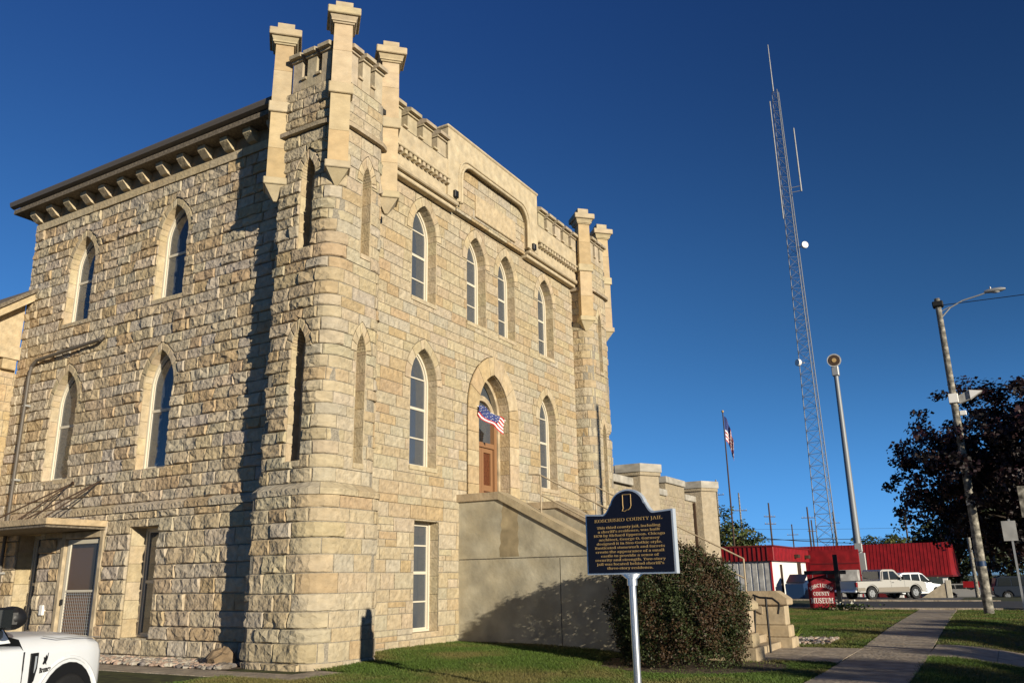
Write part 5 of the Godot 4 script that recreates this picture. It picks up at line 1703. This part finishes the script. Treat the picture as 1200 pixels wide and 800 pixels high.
func build_bush() -> void:
	var n := thing("shrub", Vector3(17.4, gy(17.4, -6.2), -6.2), 0, "large rounded dark shrub with reddish leaves against the stair wall", "shrub")
	var b := MB.new()
	for i in 9:
		var a := TAU * i / 9.0
		b.tube([Vector3(cos(a) * .12, -.05, sin(a) * .12), Vector3(cos(a) * .5, .7, sin(a) * .5), Vector3(cos(a) * 1.0, 1.5 + .3 * (i % 3), sin(a) * 1.0)], .03, 5, .01)
	part("stems", b, M.bark, n)
	var c := MB.new()
	for i in 70000:
		var d := rdir()
		if d.y < -.9: continue
		var wob := 1.0 + .24 * NZ.get_noise_3d(d.x * 45, d.y * 45, d.z * 45) + .13 * NZ.get_noise_3d(d.x * 160, d.y * 160, d.z * 160)
		var rr := lerpf(.72, 1.0, pow(R.randf(), .45)) * wob
		var hr := Vector2(d.x, d.z).length()
		var sk := lerpf(1.0, 1.0 / maxf(hr, .35), .7) if d.y < 0.0 else 1.0
		var p := Vector3(d.x * 1.36 * sk, d.y * 1.24, d.z * 1.36 * sk) * rr
		p.y = 1.16 + p.y
		if p.y < .06: continue
		var k := NZ.get_noise_3d(p.x * 18, p.y * 18, p.z * 18) + R.randf_range(-.35, .35)
		var base := Color(.034, .046, .013)
		if k > .22: base = Color(.060, .034, .015)
		elif k < -.3: base = Color(.055, .075, .022)
		if p.y > 1.95 and R.randf() < .4: base = Color(.070, .036, .018)
		c.col = jit(base * .8, .35)
		leaf_quad(c, p, (d * .8 + rdir()).normalized(), R.randf_range(.032, .068))
	for i in 170:
		# stray shoots standing out of the clipped mass
		var d := rdir()
		if d.y < -.2: continue
		var p0 := Vector3(d.x * 1.3, 1.16 + d.y * 1.2, d.z * 1.3)
		var dr := (d + Vector3(0, .7, 0) + rdir() * .5).normalized()
		for k in 9:
			c.col = jit(Color(.05, .04, .016), .4)
			leaf_quad(c, p0 + dr * (.03 * k) + rdir() * .02, rdir(), R.randf_range(.03, .06))
	part("foliage", c, M.leaf, n)
	# small broad-leaved plant by the stair pier
	var h := thing("small_plant", Vector3(23.6, gy(23.6, -5.35), -5.35), 0, "small yellow-green leafy plant beside the stair pier", "plant")
	for i in 26:
		var a := R.randf() * TAU
		var e := R.randf_range(.3, 1.2)
		var l := R.randf_range(.3, .6)
		var dr := Vector3(cos(a) * cos(e), sin(e), sin(a) * cos(e))
		var sd := dr.cross(Vector3.UP).normalized() * .05
		var lb := MB.new(); lb.col = jit(Color(.13, .17, .03), .3)
		lb.quad(Vector3.ZERO, dr * l * .5 + sd, dr * l - Vector3(0, .08, 0), dr * l * .5 - sd, Vector3.UP + dr)
		part("leaf", lb, M.leaf, h)
	var fl := thing("flower_clump", Vector3(42.7, 0, -7.05), 0, "clump of white flowers at the foot of the museum sign", "flowers")
	var fb := MB.new()
	for i in 320:
		fb.col = jit(Color(.05, .075, .02), .3)
		leaf_quad(fb, Vector3(R.randfn() * .28, R.randf_range(.03, .3), R.randfn() * .5), (rdir() + Vector3.UP).normalized(), .14)
	part("foliage", fb, M.leaf, fl)
	for i in 14:
		var q := MB.new(); q.col = Color(.7, .68, .6)
		var p := Vector3(R.randfn() * .2, R.randf_range(.22, .5), R.randfn() * .45)
		for e in 7: leaf_quad(q, p + rdir() * .04, rdir(), .09)
		part("blossom", q, M.leaf, fl)

func build_trees() -> void:
	# purple-leaved maple beyond the crossing walk
	var m := thing("maple_tree", Vector3(43.0, 0, 1.6), 0, "big dark purple maple tree behind the street lamp pole", "tree")
	tree(m, 11, Vector3(-.3, 6.1, -.8), Vector3(4.6, 4.1, 4.9), 620, 74, .17, .62, [Color(.013, .008, .0085), Color(.018, .009, .010), Color(.011, .008, .008), Color(.027, .011, .012)], M.purple, .26, true)
	var greens := [Color(.05, .07, .016), Color(.065, .085, .02), Color(.04, .055, .014), Color(.085, .085, .02)]
	var far := [[110.3, -32.4, 11.2, 4.2, "yellow-green tree behind the block wall beside the flagpole"], [134.0, -37.6, 12.0, 4.5, "leafy tree farther behind the block wall, half hidden by the flagpole"], [148.4, -21.5, 8.2, 4.6, "low green tree over the red roof beside the siren pole"], [143.9, -17.6, 8.6, 4.2, "rounded tree rising behind the red metal roof"], [149.2, -14.0, 8.4, 4.8, "broad tree behind the red roof next to a wooden pole"], [151.0, -9.5, 8.6, 4.6, "tree behind the far end of the red roof"]]
	for f in far:
		var t := place_plant("background_tree", Vector3(f[0], -.9, f[1]), f[4], "tree", "trees behind the red buildings")
		tree(t, f[2], Vector3(0, f[2] * .6, 0), Vector3(f[3], f[2] * .42, f[3]), 90, 26, .5, 1.1, greens, M.leaf, .25)
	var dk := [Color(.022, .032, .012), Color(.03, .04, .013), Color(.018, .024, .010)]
	var ds := [[100.0, -5.2, 11.5, 4.6, "dark shade tree next to the end of the red metal roof"], [112.0, -2.6, 13.0, 5.0, "dark shade tree behind the two tan posts"], [96.0, 1.4, 12.0, 4.8, "dark shade tree right behind the parked dark blue car"], [104.0, 5.5, 13.0, 5.5, "dark shade tree behind the traffic sign posts"], [122.0, 2.0, 14.0, 5.5, "tall dark shade tree farthest behind the maple, above the cars"]]
	for f in ds:
		var t := place_plant("shade_tree", Vector3(f[0], -.9, f[1]), f[4], "tree", "shade trees beyond the street")
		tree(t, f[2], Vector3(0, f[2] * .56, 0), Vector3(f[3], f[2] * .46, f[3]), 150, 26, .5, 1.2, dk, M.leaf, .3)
	# street trees behind the photographer; their crowns shade the walk
	for f in [[4.9, 28.9, 7.9, 4.4], [10.3, 28.4, 7.2, 2.4], [15.8, 25.9, 7.2, 2.6], [20.1, 27.9, 7.3, 3.2]]:
		var t := place_plant("street_tree", Vector3(f[0], 0, f[1]), "young leafy street tree on the far side of the front road", "tree", "street trees along the front road")
		tree(t, f[2], Vector3(0, f[2] * .64, 0), Vector3(f[3], f[2] * .36, f[3]), 320, 80, .30, .6, greens, M.leaf, .13)

func build_background() -> void:
	# block-built annex with white coping and hexagonal piers
	var n := thing("block_annex", Vector3(28.2, 0, -13.5), 0, "low crenellated tan block annex with white coping beside the stone turret", "building")
	var f := Fr.line(Vector2(0, 0), Vector2(14.9, 0), Vector2(0, 1))
	var AP := [Color(.40, .355, .275), Color(.38, .33, .25), Color(.42, .37, .29)]
	masonry(n, f, 0, 14.9, -.6, 5.3, .21, Vector2(.41, .43), [], AP, Vector2(.006, .014), .005, 0, 0, .02)
	var b := MB.new(); b.col = AP[0]; b.bx(0, 14.9, -.6, 5.25, -8.0, -.06); part("annex_core", b, M.dressed, n)
	for r in [[0.0, 5.0, 5.38, 5.70], [6.9, 9.1, 5.25, 5.54], [9.1, 11.75, 5.88, 6.18], [11.75, 13.4, 5.25, 5.54]]:
		if r[2] > 5.5:
			b = MB.new(); b.col = AP[1]; b.bx(r[0], r[1], 5.3, 5.85, -.35, .02); part("merlon_wall", b, M.dressed, n)
		b = MB.new(); b.bx(r[0] - .02, r[1] + .02, r[2], r[3], -.4, .10, .02); part("coping", b, M.coping, n)
	for px in [5.9, 14.1]:
		b = MB.new(); b.col = AP[0]; b.hexa(Vector3(px, -.6, -.1), 6.4, 1.0); part("hexagonal_pier", b, M.dressed, n)
		b = MB.new(); b.hexa(Vector3(px, 5.95, -.1), .34, 1.16); part("pier_cap", b, M.coping, n)
		b = MB.new(); b.col = AP[1]; b.hexa(Vector3(px, 5.8, -.1), .15, 1.1); part("pier_neck", b, M.dressed, n)
	b = MB.new(); b.bx(7.3, 8.6, 5.25, 6.35, -4.2, -3.0, .02); part("roof_unit", b, M.whitemetal, n)
	b = MB.new(); b.bx(12.9, 13.02, .0, 5.2, .03, .13); part("downspout", b, M.iron, n)
	b = MB.new(); b.ext(PackedVector2Array([Vector2(-2.0, 0), Vector2(2.0, 0), Vector2(0, .75)]), Transform3D(Basis(), Vector3(12.6, 5.75, -5)), -2, 2); part("red_roof_cap", b, M.redmetal, n)
	# red-fascia shop across the street
	var s := thing("red_fascia_shop", Vector3(60.3, 0, -14.4), 0, "small white shop with a deep red metal fascia across the street", "building")
	b = MB.new(); b.bx(.15, 11.5, -.5, 2.7, -16, -.15); part("wall", b, M.white, s)
	b = MB.new(); b.bx(-.15, 11.6, 2.62, 3.6, -16.2, .15, .03); part("fascia", b, M.redmetal, s)
	b = MB.new(); b.bx(-.22, 11.7, 3.58, 3.68, -16.3, .22); part("roof_trim", b, M.reddark, s)
	for i in 50:
		b = MB.new(); b.bx(-.2, -.14, 2.64, 3.57, -16.0 + i * .32, -15.94 + i * .32); part("rib", b, M.reddark, s)
	for i in 36:
		b = MB.new(); b.bx(.10, .15, .0, 2.62, -16.0 + i * .44, -15.7 + i * .44); part("wall_sheet", b, M.whitemetal, s)
	b = MB.new(); b.bx(.05, .2, 0, 2.62, -.2, -.1); part("corner_trim", b, M.red, s)
	b = MB.new(); b.bx(2.6, 2.8, .0, 2.4, -.14, -.02); part("downspout", b, M.iron, s)
	b = MB.new(); b.bx(8.3, 9.2, .0, 2.55, -.14, -.05); part("door", b, M.iron, s)
	for wx in [6.2, 9.9]:
		b = MB.new(); b.bx(wx, wx + .5, 2.9, 3.15, .15, .5, .02); part("wall_lamp", b, M.iron, s)
	# dumpster
	var d := thing("dumpster", Vector3(61.6, 0, -13.2), 0, "blue metal dumpster in front of the red-fascia shop", "dumpster")
	b = MB.new(); b.ext(PackedVector2Array([Vector2(-.85, .12), Vector2(.85, .12), Vector2(.95, 1.05), Vector2(.75, 1.3), Vector2(-.95, 1.05)]), Transform3D(), -.6, .6); part("bin", b, M.blue, d)
	b = MB.new(); b.box(Vector3(.1, 1.42, 0), Vector3(1.5, .05, 1.2), Basis(Vector3(0, 0, 1), .35)); part("lid", b, M.cardark, d)
	for z in [-.66, .66]:
		b = MB.new(); b.bx(-.4, .4, .6, .78, z - .05, z + .05); part("lift_pocket", b, M.blue, d)
	# long red metal building with a mansard roof on white columns
	var r := thing("red_metal_building", Vector3(87.5, -.9, -12.0), 0, "long low building with a ribbed bright red metal mansard roof", "building")
	var T := Transform3D(Basis(Vector3(1, 0, 0), Vector3.UP, Vector3(0, 0, 1)), Vector3.ZERO)
	b = MB.new(); b.ext(PackedVector2Array([Vector2(-.9, 2.35), Vector2(0, 5.25), Vector2(12, 5.25), Vector2(12, 2.35)]), T, -7.2, 7.0); part("mansard_roof", b, M.redmetal, r)
	for i in 46:
		var z := -7.1 + i * .31
		b = MB.new(); b.ext(PackedVector2Array([Vector2(-.925, 2.35), Vector2(-.025, 5.25), Vector2(.0, 5.25), Vector2(-.9, 2.35)]), Transform3D(T.basis, Vector3(0, 0, z)), -.03, .03); part("standing_seam", b, M.redmetal, r)
	b = MB.new(); b.bx(-.98, 12, 2.2, 2.36, -7.25, 7.1); part("eave_trim", b, M.reddark, r)
	b = MB.new(); b.bx(.6, 11.8, -.2, 2.3, -7.0, 3.2); part("wall", b, M.reddark, r)
	for z in [6.4, 2.6, -1.2]:
		b = MB.new(); b.bx(-.75, -.35, -.2, 2.22, z - .2, z + .2, .02); part("column", b, M.white, r)
	b = MB.new(); b.bx(.5, .62, 1.1, 1.35, -7.0, 3.2); part("dark_band", b, M.black, r)
	b = MB.new(); b.ext(PackedVector2Array([Vector2(-.5, 0), Vector2(.5, 0), Vector2(0, .55)]), Transform3D(Basis(), Vector3(3, 1.2, 8.6)), -1, 1.0); part("side_awning", b, M.redmetal, r)
	var rw := thing("red_panel_wall", Vector3(76.0, -.6, -13.1), 0, "red metal wall panels with a grey cabinet behind the museum sign", "wall")
	b = MB.new(); b.bx(0, .4, -.3, 4.25, -1.9, 2.0); part("panel", b, M.redmetal, rw)
	b = MB.new(); b.bx(-.05, 0, 3.1, 3.18, -1.9, 2.0); part("panel_seam", b, M.reddark, rw)
	b = MB.new(); b.bx(-.05, 0, 1.75, 1.95, -1.9, 2.0); part("panel_band", b, M.black, rw)
	b = MB.new(); b.bx(-1.1, -.1, -.3, 2.6, .55, 1.95, .03); part("cabinet", b, M.whitemetal, rw)
	# concrete ramp and its post
	var cr := thing("concrete_ramp", Vector3(66.0, 0, -5.1), deg_to_rad(-82), "sloping concrete loading ramp wall beside the parked pickup", "ramp")
	b = MB.new(); b.col = Color(.40, .36, .29); b.ext(PackedVector2Array([Vector2(-.9, -.1), Vector2(.8, -.1), Vector2(.8, 1.0)]), Transform3D(), -.15, .15); part("sloped_wall", b, M.concrete, cr)
	b = MB.new(); b.col = Color(.5, .48, .42); b.bx(.8, 1.15, -.1, 1.15, -.2, .2, .03); part("end_post", b, M.concrete, cr)
	# utility poles and wires
	var spots := [[143.8, -42.7, 17.9, [16.2], "pale wooden utility pole rising behind the annex and tree"], [144.8, -39.2, 15.5, [13.4], "pale wooden utility pole to the side of the flagpole"], [146.0, -34.6, 13.6, [12.2, 11.0], "dark wooden utility pole with two crossarms above the shop roof"], [195.6, -41.7, 12.7, [11.3], "distant thin utility pole above the red fascia"], [157.0, -30.5, 13.4, [12.4], "dark utility pole beside the radio mast"], [176.8, -33.8, 12.3, [11.0], "short dark utility pole half behind its neighbour near the mast"], [187.4, -31.3, 14.4, [13.0], "faint utility pole seen through the radio mast"], [159.3, -15.0, 11.9, [10.6], "wooden utility pole among the trees behind the red roof"]]
	for i in spots.size():
		var q = spots[i]
		utility_pole(Vector3(q[0], -.9, q[1]), q[2] + .9, .2, q[4], M.polepaint if i < 2 else M.polewood, q[3], deg_to_rad(15 + 20 * (i % 3)), "background utility poles")
	for q in [[80.0, -2.95, 9.5, "tan wooden post under the maple crown near the red roof"], [78.0, -2.2, 9.0, "second tan wooden post under the maple crown, next to the lamp pole"]]:
		utility_pole(Vector3(q[0], -.7, q[1]), q[2], .17, q[3], M.polepaint, [], 0, "background utility poles")
	utility_pole(Vector3(20.6, -.1, 2.6), 11.2, .13, "utility pole on the front kerb beside the crossing walk", M.polepaint, [], 0, "")
	for q in [[Vector3(70, 5.6, -26), Vector3(150, 6.6, -4), .06], [Vector3(120, 8.2, -60), Vector3(150, 7.2, 10), .07], [Vector3(120, 9.6, -60), Vector3(160, 9.0, 20), .03], [Vector3(118, 5.9, -60), Vector3(120, 5.2, 16), .05]]:
		b = MB.new()
		var pts := []
		for i in 11:
			var t := i / 10.0
			pts.append(q[0].lerp(q[1], t) - Vector3(0, .9 * sin(PI * t), 0))
		b.tube(pts, q[2] * .6, 4)
		var o := part(numbered("power_line"), b, M.wire, self); tag(o, "thin black power line strung above the red roofs", "cable", "power lines above the red roofs")
	# vehicles
	var hd := deg_to_rad(-39.8)
	var tp := thing("pickup_truck", Vector3(60.7 + 1.62 * cos(hd), .012, -8.9 - 1.62 * sin(hd)), hd, "silver and beige extended-cab pickup truck parked across the street", "pickup truck")
	pickup(tp)
	tp.scale = Vector3.ONE * 1.05
	var c1 := thing("parked_car", Vector3(67.8, -.02, -6.55), deg_to_rad(-35), "white hatchback parked behind the silver pickup truck", "car")
	car(c1, M.carwhite, 1.7)
	var c2 := thing("parked_car", Vector3(76.5, -.45, .4), deg_to_rad(-80), "dark blue car parked in the shade under the maple tree", "car")
	car(c2, M.cardark, 1.75)
	var c3 := thing("parked_car", Vector3(93.0, -.88, -4.2), deg_to_rad(-90), "distant grey car parked past the red metal roof", "car")
	car(c3, M.galv, 1.5)
	# traffic signs seen from behind
	var ts := thing("traffic_sign", Vector3(30.0, gy(30, .06), .06), deg_to_rad(-90), "grey back of a traffic sign on a galvanised post near the maple", "sign")
	b = MB.new(); b.bx(-.03, .03, -.2, 3.3, -.02, .02); part("post", b, M.galv, ts)
	b = MB.new(); b.bx(-.22, .16, 2.66, 3.25, .03, .036); part("sign_plate", b, M.whitemetal, ts)
	var ts2 := thing("traffic_sign", Vector3(30.4, gy(30.4, .78), .78), deg_to_rad(-90), "tall tan-backed traffic sign at the edge of the maple crown", "sign")
	b = MB.new(); b.bx(-.03, .03, -.2, 4.4, -.02, .02); part("post", b, M.galv, ts2)
	b = MB.new(); b.bx(-.35, .35, 3.4, 4.35, .03, .036); part("sign_plate", b, M.polepaint, ts2)

func rebase(n: Node3D, at: Vector3) -> void:
	for c in n.get_children():
		if c is Node3D: c.position -= at
	n.position = at

func _ready() -> void:
	# camera
	var cam := Camera3D.new()
	cam.name = "camera"
	cam.position = Vector3(0, 1.6, 0)
	cam.rotation_degrees = Vector3(16.07, -59.93, -.993)
	cam.fov = 44.70
	cam.near = .05; cam.far = 3000
	add_child(cam)
	cam.current = true
	# sky
	var env := Environment.new()
	env.background_mode = Environment.BG_SKY
	# clear-air panorama: deep blue overhead, pale at the horizon, darkest square to the sun (Rayleigh)
	var to_sun := Vector3(-.39 * .9763, .2164, .921 * .9763)
	var pim := Image.create(512, 256, false, Image.FORMAT_RGBF)
	var top := Vector3(.0074, .031, .125)
	var hor := Vector3(.088, .33, .75)
	var haze := Vector3(.13, .29, .42)
	for py in 256:
		var el := PI * .5 - PI * (py + .5) / 256.0
		for px in 512:
			var az := TAU * (px + .5) / 512.0 - PI
			var c := Vector3(.06, .055, .045)
			if el > 0.0:
				var dir := Vector3(sin(az) * cos(el), sin(el), -cos(az) * cos(el))
				var ph := pow((1.0 + pow(dir.dot(to_sun), 2.0)) / 1.66, 1.5)
				var y := dir.y
				c = top.lerp(hor, pow(1.0 - y, 3.8)) * lerpf(1.0, ph, smoothstep(0.0, .3, y))
				c = c.lerp(haze, exp(-y * 28.0) * .8)
			pim.set_pixel(px, py, Color(c.x, c.y, c.z))
	var sm := PanoramaSkyMaterial.new()
	sm.panorama = ImageTexture.create_from_image(pim)
	var sky := Sky.new()
	sky.sky_material = sm
	env.sky = sky
	env.tonemap_mode = Environment.TONE_MAPPER_LINEAR
	env.tonemap_exposure = 1.52
	env.sdfgi_enabled = true; env.ssao_enabled = true; env.ssil_enabled = true
	var we := WorldEnvironment.new()
	we.name = "world_environment"
	we.environment = env
	add_child(we)
	# low evening sun
	var sun := DirectionalLight3D.new()
	sun.name = "sun"
	sun.light_color = Color(1.0, .957, .87)
	sun.light_energy = 1.46
	sun.light_angular_distance = .5
	sun.shadow_enabled = true
	add_child(sun)
	sun.look_at_from_position(Vector3.ZERO, Vector3(.39 * .9763, -.2164, -.921 * .9763), Vector3.UP)
	R.seed = 4711
	NZ.seed = 9; NZ.frequency = .05; NZ.fractal_octaves = 3
	materials()
	build_ground()
	build_jail()
	rebase(jail, Vector3(20.7, 0, -18.5))
	build_background()
	build_suv()
	build_marker()
	build_museum_sign()
	build_lamp_pole()
	build_siren()
	build_lattice()
	build_flags()
	build_trees()
	build_bush()
	build_gravel()
	blades()
	print("done")
